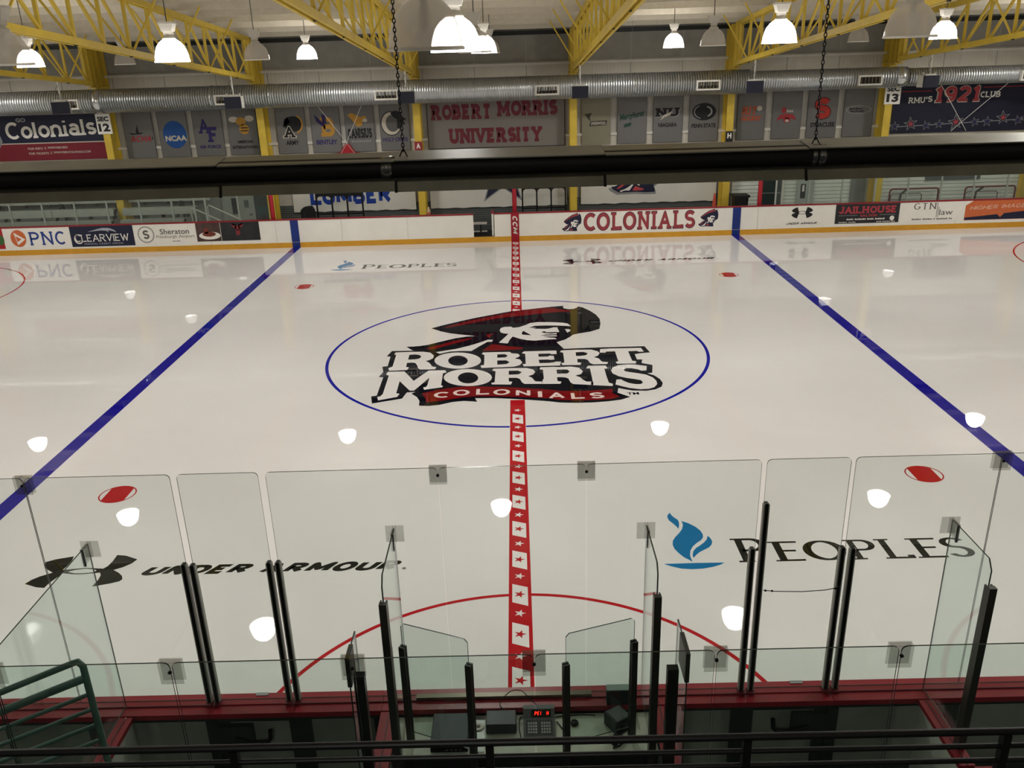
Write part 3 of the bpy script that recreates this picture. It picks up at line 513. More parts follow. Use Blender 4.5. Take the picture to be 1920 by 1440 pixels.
def lamp(lit):
    t = empty('high_bay_lamp', (0, 0, 0))
    m = MB().lathe(DOMEP, n=28)
    if not lit: m.lathe([(r-.012, h) for r, h in DOMEP[:-1]]+[(.10, .41)], n=28)
    m.build('reflector', LIT if lit else ACR, t)
    MB().lathe([(.338, -.012), (.345, 0), (.338, .018), (.326, .018), (.326, -.012), (.338, -.012)], n=28).build('rim', RIM if not lit else LIT, t)
    MB().lathe([(0, .40), (.118, .41), (.125, .43), (.118, .45), (.085, .47), (.085, .50), (0, .50)], n=20).build('neck', HOUS, t)
    h = MB().prism([(-.075, -.075), (.075, -.075), (.075, .075), (-.075, .075)], 'z', .50, .56)
    h.add([(-.10,-.10,.56),(.10,-.10,.56),(.10,.10,.56),(-.10,.10,.56),(-.14,-.11,.70),(.14,-.11,.70),(.14,.11,.70),(-.14,.11,.70)], [(0,3,2,1),(4,5,6,7),(0,1,5,4),(1,2,6,5),(2,3,7,6),(3,0,4,7)])
    h.box(-.15, .15, -.12, .12, .70, .74).build('ballast_housing', HOUS, t)
    if not lit: MB().lathe([(0, .12), (.05, .13), (.065, .2), (.05, .28), (.03, .40), (0, .41)], n=14).build('bulb', BULB, t)
    return t
PROTO = {True: lamp(True), False: lamp(False)}; used = {True: 0, False: 0}
BAYS = ['in the left end bay', 'in the navy and red banner bay', 'in the blue disc banner bay', 'in the gold bird banner bay', 'in the university sign bay', 'in the dark oval banner bay', 'in the red letter S bay', 'in the dark blue club banner bay', 'in the right end bay']
ROWS = [1.5, 5.75, 11.8, 17.9, 23.9, -8.0]  # last row is added, unseen behind the viewer, to brighten the near boxes
ld = bpy.data.lights.new('lamp_light', 'AREA'); ld.shape = 'DISK'; ld.size = .5; ld.energy = LAMP_W; ld.color = LAMP_COL; ld.spread = R(178)
CW = mat('cord_grey', '#8a8880', .5)
for j, y in enumerate(ROWS):
    for k in range(-4, 5):
        x = -.67+6.1*k; lit = (j+k) % 2 == 1
        t = PROTO[lit] if not used[lit] else copy_tree(PROTO[lit]); used[lit] += 1
        t.location = (x, y, 6.835)
        where = '%s row from the back wall, %s' % (('fifth', 'fourth', 'third', 'second', 'first', 'added unseen sixth')[j], BAYS[k+4])
        if lit: tag(t, 'glowing bell lamp, '+where, 'lamp', 'lit lamps')
        else: tag(t, 'unlit bell lamp, '+where, 'lamp', 'unlit lamps')
        MB().tube((x, y, 6.835+.74), (x, y, zr(y)-.05), .012, 6).build('cord', CW, t)
        if lit:
            lo = bpy.data.objects.new('lamp_light', ld); COL.objects.link(lo); lo.parent = t; lo.location = (0, 0, -.03)
# ------------------------------------------------------------------ emblems and names painted in the ice
lg = lambda k, nm, pl, m: printed(nm, LOGO[k], pl, m, ice)
lg('head_navy', 'emblem_hat', z1, I_NAVY); lg('word_navy', 'emblem_letter_shadow', ('z', .0012), I_NAVY)
lg('head_white', 'emblem_face', z2, I_WHITE); lg('head_red', 'emblem_red_band', z2, I_MAROON)
lg('head_detail', 'emblem_face_lines', z3, I_NAVY); lg('word_white', 'emblem_letters', z2, I_WHITE)
lg('word_counter', 'emblem_letter_counters', z3, I_NAVY); lg('ribbon_red', 'emblem_ribbon', z2, I_MAROON)
PK = ice_mat('ice_ribbon_letters', (.86, .70, .66))
pos = [('C',-1.64,10.25,.31), ('O',-1.21,10.35,.36), ('L',-.75,10.37,.28), ('O',-.34,10.32,.36), ('N',.12,10.24,.31), ('I',.48,10.14,.09), ('A',.83,10.05,.34), ('L',1.27,9.99,.28), ('S',1.68,9.985,.30)]
for c, x, y, w_ in pos:
    printed('ribbon_letter', fit(strokes(c, .2), x-w_/2, x+w_/2, y-.015, y+.315), z3, PK, ice)
printed('trade_mark', fit(sans('TM', .02), 2.32, 2.57, 10.12, 10.26), z2, I_NAVY, ice)
def shift(polys, dx, dy): return [[(p[0]+dx, p[1]+dy)+tuple(p[2:]) for p in P] for P in polys]
ua_t = fit(strokes('UNDER', .27, 0, .08, .45, .85), -5.41, -3.84, 3.73, 3.97)+fit(strokes('ARMOUR', .27, 0, .08, .45, .85), -3.72, -1.70, 3.72, 3.965)
pe = fit(strokes('P', .085, .05, .12, 0, .45), 3.10, 3.58, 3.70, 4.33)
x = 3.62
for c, w_ in zip('EOPLES', (.42, .60, .42, .42, .42, .38)):
    pe += fit(strokes(c, .085, .05, .12, 0, .45), x, x+w_, 3.70, 4.22); x += w_+.035
for dx, dy in ((0, 0), (8.6, 18.72)):
    printed('arch_mark', shift(LOGO['ua'], dx, dy), z1, I_BLACK, ice); printed('arch_mark_opening', shift(LOGO['ua_hole'], dx, dy), z2, M_ICE, ice)
    printed('arch_mark_name', shift(ua_t, dx, dy), z1, I_BLACK, ice)
    printed('registered_dot', shift([ell(-1.645, 3.755, .03, .03, 12)], dx, dy), z1, mat('ice_grey_dot', '#77776f', .1), ice)
for dx, dy in ((0, 0), (-8.5, 18.72)):
    printed('flame_mark', shift(LOGO['flame'], dx, dy), z1, I_CYAN, ice)
    printed('flame_mark_name', shift(pe, dx, dy), z1, I_BLACK, ice)
# ------------------------------------------------------------------ far dasher boards with their advertisements
BW = mat('board_white', '#f0eee5', .3, var=.03, scale=1.5); BCAP = mat('board_red_cap', '#8f1a26', .35, var=.05); KICK = mat('kick_yellow', '#d29a2a', .35, var=.06, scale=4)
BNAVY = mat('print_navy', '#171c38', .35); BLK = mat('print_black', '#17171a', .4); PRED = mat('print_red', '#a8202c', .4); PBLUE = mat('print_blue', '#1b3f9a', .35)
PW = mat('print_white', '#f0ede4', .4, var=.02); PGREY = mat('print_grey', '#8d8f90', .4); PORG = mat('print_orange', '#cf6a3c', .4); PROYAL = mat('print_royal', '#24408a', .4)
P1, P2, P3, P4 = ('y', W-.004), ('y', W-.008), ('y', W-.012), ('y', W-.016)
def board_run(x0, x1, label, group='dasher boards of the far side'):
    t = empty('dasher_board', ((x0+x1)/2, W+.05, 0), label, 'rink board', group)
    n = max(1, round((x1-x0)/2.44)); d = (x1-x0)/n
    for i in range(n):
        a, b = x0+i*d, x0+(i+1)*d
        MB().box(a+.004, b-.004, W, W+.08, .2, 1.06).build('board_panel', BW, t)
    MB().box(x0, x1, W-.012, W+.09, 0, .2).build('kick_plate', KICK, t)
    MB().box(x0, x1, W-.015, W+.12, 1.06, 1.105).build('cap_rail', BCAP, t)
    return t
bl = board_run(-22, -1.6, 'long white dasher board left of the bench gate with the bank and credit union advertisements')
br = board_run(-.80, 22, 'long white dasher board right of the bench gate with the red team name panel')
for b, x in ((bl, -XB-.305), (br, XB)):
    MB().box(x, x+.305, W-.018, W-.001, 0, 1.06).build('blue_stripe', mat('board_blue', '#16307c', .35, var=.12, scale=2), b)
    printed('stripe_scuff', [rect(x, x+.305, .205, .225)], ('y', W-.02), PGREY, b)
MB().box(-.155, .155, W-.018, W-.001, 0, 1.06).build('red_stripe', mat('board_red', '#9c1426', .35, var=.06), br)
cc = fit(strokes('CCM', .24, 0, .1, .25), 0, .70, -.095, .095)
printed('stripe_lettering', [[(p[1], .98-p[0]) for p in P] for P in cc], ('y', W-.021), PW, br, 'white letters reading down the red stripe')
gt = empty('bench_gate', (-.83, W+.1, 0), 'open white bench gate swung back beside the red centre stripe', 'gate')
MB().box(-.90, -.83, W+.14, W+.85, .2, 1.06).build('gate_leaf', BW, gt); MB().box(-.92, -.81, W+.14, W+.87, 1.06, 1.105).build('cap_rail', BCAP, gt)
MB().box(-.84, -.80, W+.35, W+.6, .45, .8).build('latch', DARKG, gt)
tag(MB().box(-1.598, -.802, W-.012, W+.09, 0, .2).build('gate_sill', KICK), 'yellow kick plate sill under the open bench gate', 'sill')
def ad(parent, x0, x1, z0, z1, m, label):
    o = MB().box(x0, x1, W-.006, W-.001, z0, z1).build('advertisement', m, parent); o['label'] = label; return o
A0, A1 = .27, 1.055
a = ad(bl, -20.9, -19.86, A0, A1, PRED, 'red advertisement with a green roundel'); printed('roundel', [ell(-20.0, .62, .16, .2)], ('y', W-.009), mat('print_green', '#3f6a3a', .4), a)
# bank
a = ad(bl, -19.84, -17.27, A0, A1, PW, 'white bank advertisement with an orange triangle roundel and blue name')
printed('roundel', [ell(-19.28, .66, .30, .33)], ('y', W-.009), PORG, a)
printed('roundel_triangle', [[(-19.43, .90), (-19.02, .62), (-19.34, .40)]], ('y', W-.012), PW, a); printed('roundel_inner', [[(-19.38, .76), (-19.16, .63), (-19.34, .53)]], ('y', W-.015), PORG, a)
printed('lettering', fit(strokes('PNC', .15, .05, .14), -18.86, -17.48, .38, .90), ('y', W-.009), PROYAL, a)
# credit union
a = ad(bl, -17.24, -14.78, A0, A1, BNAVY, 'navy credit union advertisement with a silver bird and white name')
CLG = mat('print_silver', '#aeb3bd', .4)
printed('lettering', fit(strokes('CLEARVIEW', .12, .04, .08), -17.08, -14.98, .46, .74)+fit(strokes('C', .12, .04), -17.12, -16.82, .38, .76), ('y', W-.009), PW, a)
printed('small_lettering', fit(sans('FEDERAL CREDIT UNION', .01, 0, 1.3), -16.75, -15.25, .34, .41), ('y', W-.009), CLG, a)
printed('bird', [[(-16.55,.84),(-16.2,.93),(-15.95,.98),(-15.7,.97),(-15.5,.89),(-15.42,.80),(-15.6,.86),(-15.75,.885),(-15.72,.80),(-15.82,.87),(-16.05,.885),(-16.3,.86)]], ('y', W-.009), CLG, a)
# hotel
a = ad(bl, -14.75, -12.36, A0, A1, PW, 'white hotel advertisement with a wreath and letter S')
GT = mat('print_greytext', '#5c5a58', .4)
leaves = []
for i in range(26):
    t = 360*i/26; cx, cz = -14.3+.3*math.cos(R(t)), .67+.30*math.sin(R(t))
    leaves.append([(cx+.055*math.cos(R(t+60+q))*f, cz+.055*math.sin(R(t+60+q))*f) for q, f in ((0, 1), (90, .35), (180, 1), (270, .35))])
printed('wreath', leaves, ('y', W-.009), GT, a); printed('wreath_letter', fit(strokes('S', .2), -14.42, -14.18, .5, .84), ('y', W-.009), GT, a)
printed('lettering', fit(sans('Sheraton', .012), -13.75, -12.62, .66, .87), ('y', W-.009), GT, a); printed('small_lettering', fit(sans('Pittsburgh Airport', .006), -13.92, -12.42, .48, .63)+fit(bars((4,)), -13.3, -13.02, .37, .41), ('y', W-.009), mat('print_tan', '#8f8378', .4), a)
# dish photograph and dark panel
a = ad(bl, -12.34, -11.40, .34, A1, mat('print_brown', '#4a3632', .4, var=.5, scale=4), 'advertisement photo of a white dish of food')
printed('dish', [ell(-11.83, .56, .42, .15)], ('y', W-.009), PW, a); printed('food', [ell(-11.85, .62, .27, .1, 9), ell(-11.95, .75, .1, .13, 7)], ('y', W-.012), mat('print_food', '#7a3524', .5, var=.5, scale=14), a)
a = ad(bl, -11.38, -9.88, .34, A1, mat('print_charcoal', '#24262a', .4, var=.4, scale=3), 'charcoal advertisement with a small red crab mark')
printed('crab_mark', [ell(-10.72, .83, .11, .1, 9), ell(-10.72, .66, .09, .12, 9)]+[[(-10.72+s*.05, .9+q), (-10.72+s*.24, .98+q*.5), (-10.72+s*.2, 1.02), (-10.72+s*.03, .94)] for s in (-1, 1) for q in (0, -.12)], ('y', W-.009), mat('print_dark_red', '#7c2a30', .45), a)
# team name panel
a = ad(br, 1.62, 8.0, .245, A1, PW, 'white panel with the red team name between two colonial heads')
TM_R = mat('print_brick', '#9c3b42', .4)
xs = [2.66, 3.40, 4.21, 4.86, 5.74, 6.53, 6.90, 7.72, 8.36]
names = 'COLONIALS'; wd = [.60, .68, .54, .68, .64, .26, .70, .54, .52]; x = 2.66
for c, w_ in zip(names, wd):
    for g, m, pl in ((.022, BNAVY, W-.009), (0, TM_R, W-.012)):
        printed('team_letter', fit(strokes(c, .2, .1), x-g, x+w_*.70+g, .335-g, 1.0+g), ('y', pl), m, a)
    x += w_*.70+.08
def head(parent, x0, z0, w_, h_, base, flip=False, mats=None):
    mats = mats or (BNAVY, PW, TM_R)
    allp = [p for k in ('head_navy',) for P in LOGO[k] for p in P]
    X = [p[0] for p in allp]; Y = [p[1] for p in allp]; ax, bx, ay, by = min(X), max(X), min(Y), max(Y)
    f = lambda P: [(x0+(p[0]-ax)/(bx-ax)*w_, z0+(p[1]-ay)/(by-ay)*h_) for p in P]
    for k, i, d, nm in (('head_navy', 0, 0, 'emblem_hat'), ('head_white', 1, .003, 'emblem_face'), ('head_red', 2, .003, 'emblem_red_band'), ('head_detail', 0, .006, 'emblem_face_lines')):
        printed(nm, [f(P) for P in LOGO[k]], ('y', base-d), mats[i], parent)
head(a, 1.80, .33, .76, .70, W-.009); head(a, 7.05, .36, .76, .68, W-.009)
# right hand advertisements
a = ad(br, 9.6, 12.25, .3, A1, PW, 'white sportswear advertisement with a black crossed arch mark')
def ua_mark(cx, cz, s):
    P = []
    for sx in (-1, 1):
        P.append([(cx+sx*q[0]*s, cz+q[1]*s) for q in ((.30,.06),(.36,.28),(.44,.5),(.72,.40),(.95,.22),(.85,.08),(.62,0),(.85,-.08),(.95,-.22),(.72,-.40),(.44,-.5),(.36,-.28),(.30,-.06))])
    P += [[(cx+p[0]*s, cz+p[1]*s) for p in q] for q in ring(0, 0, .30, .40, 24)]
    return [[(p[0], cz+(p[1]-cz)*1.0) for p in q] for q in P[:2]]+[[(p[0], cz+(p[1]-cz)*.36) for p in q] for q in P[2:]]
printed('arch_mark', ua_mark(11.02, .79, .43), ('y', W-.009), BLK, a); printed('lettering', fit(strokes('UNDER ARMOUR', .2, 0, .1, .4), 10.45, 11.62, .34, .42), ('y', W-.009), BLK, a)
a = ad(br, 12.30, 14.74, .32, A1, mat('print_soot', '#26262a', .4, var=.25, scale=3), 'black saloon advertisement with a red name')
printed('lettering', fit(strokes('JAILHOUSE', .24, .07, .07), 12.42, 14.60, .70, .97), ('y', W-.009), mat('print_rose', '#b03a45', .4), a)
printed('small_lettering', fit(strokes('SALOON', .22, .05, .1), 13.25, 13.9, .57, .66), ('y', W-.009), mat('print_rose', '#b03a45', .4), a)
printed('rule', [rect(12.42, 13.15, .62, .635)], ('y', W-.009), PGREY, a); printed('rule', [rect(14.0, 14.6, .62, .635)], ('y', W-.009), PGREY, a)
printed('tag_line', fit(bars((5, 8, 5, 7)), 12.75, 14.2, .45, .51)+fit(bars((6, 5)), 12.45, 13.1, .355, .385)+fit(bars((4, 6, 3)), 13.9, 14.6, .355, .385), ('y', W-.009), PW, a)
printed('saloon_disc', [ell(14.48, .49, .09, .09, 16)], ('y', W-.009), PW, a)
a = ad(br, 14.76, 17.2, .3, A1, PW, 'white law firm advertisement with thin grey letters')
printed('lettering', fit(strokes('GTN', .08, .04, .1, 0, .6), 15.28, 16.13, .78, 1.02), ('y', W-.009), mat('print_slate', '#4c4a48', .4), a)
for P in ([rect(16.16, 16.18, .46, 1.03)], [rect(16.22, 16.24, .48, .86)]): printed('rule', P, ('y', W-.009), MATS['print_slate'], a)
printed('lettering', fit(sans('law', 0), 16.27, 16.78, .55, .76), ('y', W-.009), MATS['print_slate'], a)
printed('fine_print', fit(bars((6, 6, 1, 7, 2)), 15.25, 16.78, .38, .44), ('y', W-.009), GT, a)
a = ad(br, 17.25, 20.4, .32, A1, PORG, 'orange and navy advertisement with pale slanted letters')
printed('navy_wedge', [[(17.26, .33), (20.39, .33), (20.39, .70), (18.75, .55), (18.62, .40), (18.50, .52), (17.26, .42)]], ('y', W-.009), BNAVY, a)
printed('corner', [[(17.24, 1.056), (17.24, .88), (17.52, 1.056)]], ('y', W-.009), PW, a)
printed('lettering', fit(strokes('HIGHER IMAGE', .16, 0, .1, .2), 17.42, 19.55, .70, .86, .06), ('y', W-.009), mat('print_peach', '#e0b49c', .4), a)
# end boards
def end_board(s):
    t = empty('dasher_board', (s*28, W/2, 0), 'curved white end board closing the %s end of the rink' % ('left' if s < 0 else 'right'), 'rink board')
    P = [(s*22.003, W)]+[(s*22.2, W)]+[(s*(22.2+8.3*math.sin(R(90*i/10))), W-8.3+8.3*math.cos(R(90*i/10))) for i in range(1, 11)]
    P += [(p[0], W-p[1]) for p in P[::-1]]
    for nm, m, o0, o1, za, zb_ in (('board_panel', BW, 0, .08, .2, 1.06), ('kick_plate', KICK, -.01, .09, 0, .2), ('cap_rail', BCAP, -.015, .12, 1.06, 1.105)):
        b = MB()
        for p, q in zip(P, P[1:]):
            n = Vector((q[1]-p[1], p[0]-q[0])).normalized()*(-s)
            c = [(p[0]+n.x*o0, p[1]+n.y*o0), (q[0]+n.x*o0, q[1]+n.y*o0), (q[0]+n.x*o1, q[1]+n.y*o1), (p[0]+n.x*o1, p[1]+n.y*o1)]
            b.prism(c, 'z', za, zb_)
        b.build(nm, m, t)
end_board(-1); end_board(1)
# ------------------------------------------------------------------ spiral duct with registers
DUCT = ridge(mat('spiral_duct', '#b4b8ba', .32, .8, var=.08, scale=4), 'X', 3.4, .5, .03)
DARK = mat('register_dark', '#191714', .6, var=.3, scale=30); COLLAR = mat('duct_collar', '#c9ccce', .22, .9, var=.05)
du = empty('air_duct', (0, 27.4, 5.12), 'long silver spiral ventilation duct hung along the back wall', 'duct')
YD, ZD = 27.4, 5.57
def ductsec(x0, x1, r, zc): MB().lathe([(0, x0), (r, x0), (r, x1), (0, x1)], (0, YD, zc), 36, axis='x').build('duct_section', DUCT, du)
ductsec(-30.5, -15.75, .43, ZD); ductsec(-15.45, 8.9, .43, ZD); ductsec(9.0, 14.35, .375, 5.56); ductsec(14.75, 30.5, .32, 5.55)
MB().lathe([(.43, 8.9), (.375, 9.0)], (0, YD, ZD), 36, axis='x').build('reducer', DUCT, du)
for x0, x1, r in ((-15.76, -15.44, .437), (14.34, 14.76, .372)): MB().lathe([(r-.02, x0), (r, x0), (r, x1), (r-.02, x1)], (0, YD, ZD-.01), 36, axis='x').build('collar', COLLAR, du)
for x in (-11.3, -9.1, -6.3, 1.0, 4.6): MB().lathe([(.43, x), (.442, x), (.442, x+.05), (.43, x+.05)], (0, YD, ZD), 36, axis='x').build('seam_band', COLLAR, du)
for k in range(-4, 5):
    x = 1.32+5.98*k; y = YD-.47; 
    g = empty('register', (x, y, 5.32)); g.parent = du; g.location = (x, y-YD, 5.32-5.12)
    f = MB(); hx, z0, z1_ = .44, 5.32, 5.68
    for b in ((x-hx, x+hx, y-.02, y+.12, z0, z0+.06), (x-hx, x+hx, y-.02, y+.12, z1_-.06, z1_), (x-hx, x-hx+.06, y-.02, y+.12, z0+.06, z1_-.06), (x+hx-.06, x+hx, y-.02, y+.12, z0+.06, z1_-.06)): f.box(*b)
    f.build('register_frame', WHITE, g); MB().box(x-hx+.06, x+hx-.06, y+.05, y+.07, z0+.06, z1_-.06).build('register_opening', DARK, g)
    for i in range(6): MB().box(x-.33+i*.13, x-.31+i*.13, y, y+.05, z0+.06, z1_-.06).build('louvre', mat('louvre_tan', '#6b6046', .6), g)
for k in range(-5, 6):
    x = -1.6+6.1*k
    MB().tube((x, YD, 5.95), (x, YD, zr(YD)-.1), .006, 5).build('hanger_wire', STEEL, du)
# ------------------------------------------------------------------ loudspeakers under the trusses
NAVYBOX = mat('speaker_grille', '#14172a', .6, var=.2, scale=60); SPW = mat('speaker_white', '#c9c8be', .5)
SPL = ['above the section 12 sign', 'above the hornet banner', 'above the red away sign', 'above the plain tan banner', 'above the black home sign', 'above the dark blue club banner']
ys, tilt = 25.0, [18, 0, 0, -2, -14, 12]
for i, x in enumerate(XC[1:7]):
    x += .03
    t = empty('loudspeaker', (x, ys, 5.3), 'navy fronted loudspeaker on a white pole '+SPL[i], 'loudspeaker', 'loudspeakers under the trusses')
    c, s_ = math.cos(R(tilt[i])), math.sin(R(tilt[i]))
    def loc(p): return (x+p[0]*c-p[1]*s_, ys+p[0]*s_+p[1]*c, p[2])
    def rb(x0, x1, y0, y1, za, zb_, sh=0):
        q = [(x0,y0,za),(x1,y0,za),(x1,y1,za),(x0,y1,za),(x0,y0+sh,zb_),(x1,y0+sh,zb_),(x1,y1,zb_),(x0,y1,zb_)]
        return MB().add([loc(p) for p in q], [(0,3,2,1),(4,5,6,7),(0,1,5,4),(1,2,6,5),(2,3,7,6),(3,0,4,7)])
    rb(-.28, .28, 0, .34, 5.28, 5.68, -.05).build('cabinet', SPW, t); rb(-.29, .29, -.03, 0, 5.27, 5.67, -.05).build('grille', NAVYBOX, t)
    rb(-.2, .2, .02, .25, 5.68, 5.72).build('bracket', SPW, t); rb(-.24, -.22, .1, .16, 5.55, 5.78).build('bracket_arm', SPW, t); rb(.22, .24, .1, .16, 5.55, 5.78).build('bracket_arm', SPW, t)
    MB().tube((x, ys+.13, 5.7), (x, ys+.13, zb(ys+.13)-.05), .03, 8).build('pole', SPW, t)
    MB().path([(x-.05+.06*math.sin(q*.9), ys+.1, 5.75+q*.06) for q in range(9)], .007, 5).build('cable', BLACKM, t)
# ------------------------------------------------------------------ banners on the back wall
BG = mat('banner_grey', '#6f6e6c', .7, var=.05, scale=2); BT = mat('banner_tan', '#86826f', .7, var=.05, scale=2); EDGE = mat('banner_edge', '#26272a', .7)
BY = 28.865
BLKp = mat('banner_black', '#17181c', .7); PURP = mat('banner_purple', '#2c2660', .7); GOLD = mat('banner_gold', '#b98a35', .7); TANL = mat('banner_ivory', '#c9c2b2', .7); CRIM = mat('banner_crimson', '#a33338', .7)
BROY = mat('banner_royal', '#1c4f93', .7); BGRN = mat('banner_green', '#25453c', .7); BORG = mat('banner_orange', '#b3532f', .7); BSIL = mat('banner_silver', '#9a9c9c', .7)
def banner(x0, label, m=None, edge=True, z0=3.31, z1_=5.12, w_=1.15):
    t = empty('banner', (x0+w_/2, BY, z0), label, 'banner', 'opponent banners on the back wall')
    MB().box(x0, x0+w_, BY, BY+.012, z0, z1_).build('cloth', m or BG, t)
    if edge:
        for a, b in ((x0-.012, x0), (x0+w_, x0+w_+.012)): MB().box(a, b, BY-.003, BY+.014, z0, z1_).build('side_hem', EDGE, t)
        MB().box(x0-.012, x0+w_+.012, BY-.003, BY+.014, z0-.014, z0).build('bottom_hem', EDGE, t)
    return t
PL = lambda i: ('y', BY-.004-.004*i)
def word(t, s, cx, w_, z, h, m=BLKp, i=0, bold=.04): printed('lettering', fit(sans(s, bold), cx-w_/2, cx+w_/2, z, z+h), PL(i), m, t)
# bay one
t = banner(-15.5, 'grey banner with red script letters and a black swallow tail'); c = -14.93
printed('mark_tail', [[(c+.5, 4.1), (c+.54, 4.12), (c+.52, 4.0), (c+.48, 4.0)]], PL(0), BLKp, t); printed('mark', [[(c-.42, 4.28), (c-.12, 4.26), (c-.1, 4.38), (c-.02, 4.6), (c+.0, 4.3), (c+.2, 4.27), (c+.05, 4.22), (c-.3, 4.22)]], PL(0), BLKp, t); printed('mark_letters', fit(strokes('ACHA', .22, .0, .06, .25), c-.38, c+.46, 3.92, 4.18), PL(1), CRIM, t)
t = banner(-14.12, 'grey banner with a royal blue disc and white initials'); c = -13.5
printed('disc', [ell(c, 4.17, .47, .53)], PL(0), BROY, t); printed('lettering', fit(sans('NCAA', .05), c-.40, c+.46, 3.92, 4.14), PL(1), TANL, t)
t = banner(-12.72, 'grey banner with interlocked purple letters A and F'); c = -12.15
printed('monogram', fit(strokes('A', .2, .1), c-.38, c+.08, 4.18, 4.74), PL(0), PURP, t); printed('monogram', fit(strokes('F', .22, .1), c-.06, c+.34, 3.84, 4.42), PL(1), PURP, t); word(t, 'AIR FORCE', c, .86, 3.6, .13, PURP)
t = banner(-11.34, 'grey banner with a tan winged insect shape'); c = -10.75
printed('mark_wing', [ell(c-.33, 4.68, .2, .11, 14)], PL(0), TANL, t); printed('mark_wing', [ell(c+.3, 4.70, .18, .12, 14)], PL(0), TANL, t); printed('mark_body', [ell(c-.05, 4.6, .2, .16, 14), ell(c+.05, 4.3, .2, .2, 12)], PL(1), GOLD, t); printed('mark_stripes', [rect(c-.1, c+.22, 4.22, 4.26), rect(c-.08, c+.2, 4.33, 4.37)], PL(2), BLKp, t)
word(t, 'AMERICAN', c+.02, .62, 3.76, .12); word(t, 'INTERNATIONAL', c+.02, 1.04, 3.55, .12)
# bay two
t = banner(-9.40, 'grey banner with a black letter A before a sweeping tail'); c = -8.83
printed('mark', [ell(c+.1, 4.44, .36, .30, 20), [(c-.32, 4.3), (c-.24, 4.62), (c-.1, 4.72), (c-.02, 4.5)]], PL(0), BLKp, t); printed('mark_tail', ring(c+.1, 4.44, .33, .39, 16, -70, 60), PL(1), GOLD, t)
printed('mark_rim', fit(strokes('A', .3, .12), c-.36, c+.2, 3.9, 4.38), PL(2), TANL, t); printed('mark_letter', fit(strokes('A', .2, .1), c-.31, c+.15, 3.93, 4.35), PL(3), BLKp, t); word(t, 'ARMY', c, .52, 3.64, .17)
t = banner(-8.02, 'grey banner with a gold letter B and dark blue wings'); c = -7.45
printed('mark_letter', fit(strokes('B', .24, .08), c-.2, c+.36, 3.92, 4.66), PL(0), GOLD, t); printed('mark', [[(c-.42, 4.78), (c-.34, 4.5), (c-.1, 4.3), (c-.05, 4.42)], [(c-.12, 4.76), (c+.02, 4.78), (c+.05, 4.42), (c-.1, 4.4)]], PL(2), PURP, t); word(t, 'BENTLEY', c, .84, 3.62, .18, PURP)
t = banner(-6.66, 'grey banner with a golden bird shape over dark letters'); c = -6.08
printed('mark', [[(c-.45, 4.72), (c-.3, 4.8), (c+.05, 4.62), (c+.25, 4.68), (c+.3, 4.6), (c+.12, 4.45), (c+.1, 4.3), (c-.1, 4.26), (c-.2, 4.4)]], PL(0), GOLD, t); printed('mark_head', [ell(c+.22, 4.5, .1, .07, 12)], PL(1), TANL, t)
printed('lettering', fit(strokes('CANISIUS', .26, .05, .04), c-.5, c+.46, 3.82, 4.2), PL(1), BLKp, t); printed('small_lettering', fit(bars((8,)), c-.38, c+.4, 3.68, 3.73), PL(0), BSIL, t)
t = banner(-5.27, 'grey banner with a round black and white plumed emblem'); c = -4.72
printed('emblem', [ell(c-.1, 4.35, .42, .47)], PL(0), BLKp, t); printed('emblem_inner', [ell(c-.1, 4.35, .385, .435)], PL(1), TANL, t); printed('emblem_face', [ell(c-.04, 4.36, .28, .33, 18)], PL(2), mat('banner_mid_grey', '#5c5b5a', .7), t)
printed('emblem_plume', [[(c-.12, 4.75), (c+.1, 4.84), (c+.3, 4.74), (c+.36, 4.6), (c+.5, 4.5), (c+.38, 4.44), (c+.46, 4.3), (c+.3, 4.28), (c+.2, 4.12), (c+.12, 4.2), (c+.14, 4.5), (c+.0, 4.6)]], PL(3), BLKp, t); word(t, 'HOLY CROSS', c+.02, 1.0, 3.66, .15, PURP, 0, .03)
# bay three: the university sign
sg = empty('university_sign', (-.65, BY-.02, 3.33), 'large grey sign with maroon letters in two lines', 'sign')
MB().box(-3.36, 2.06, BY-.04, BY+.012, 3.33, 5.16).build('sign_panel', mat('sign_grey', '#7d7872', .7, var=.04, scale=1), sg)
for a, b in ((-3.385, -3.36), (2.06, 2.09)): MB().box(a, b, BY-.05, BY+.012, 3.3, 5.16).build('frame_side', EDGE, sg)
MB().box(-3.385, 2.09, BY-.05, BY+.012, 3.3, 3.33).build('frame_bottom', EDGE, sg)
MRN = mat('maroon_letter', '#681c2a', .6); SP_ = lambda i: ('y', BY-.045-.005*i)
def signline(s, x0, x1, z0, z1_):
    P = strokes(s, .29, .08, .05); f = fit(P, x0, x1, z0, z1_); printed('sign_lettering', f, SP_(1), MRN, sg)
signline('ROBERT', -3.22, -.88, 4.42, 5.0); signline('MORRIS', -.60, 1.80, 4.50, 5.08); signline('UNIVERSITY', -2.56, 1.18, 3.50, 4.08)
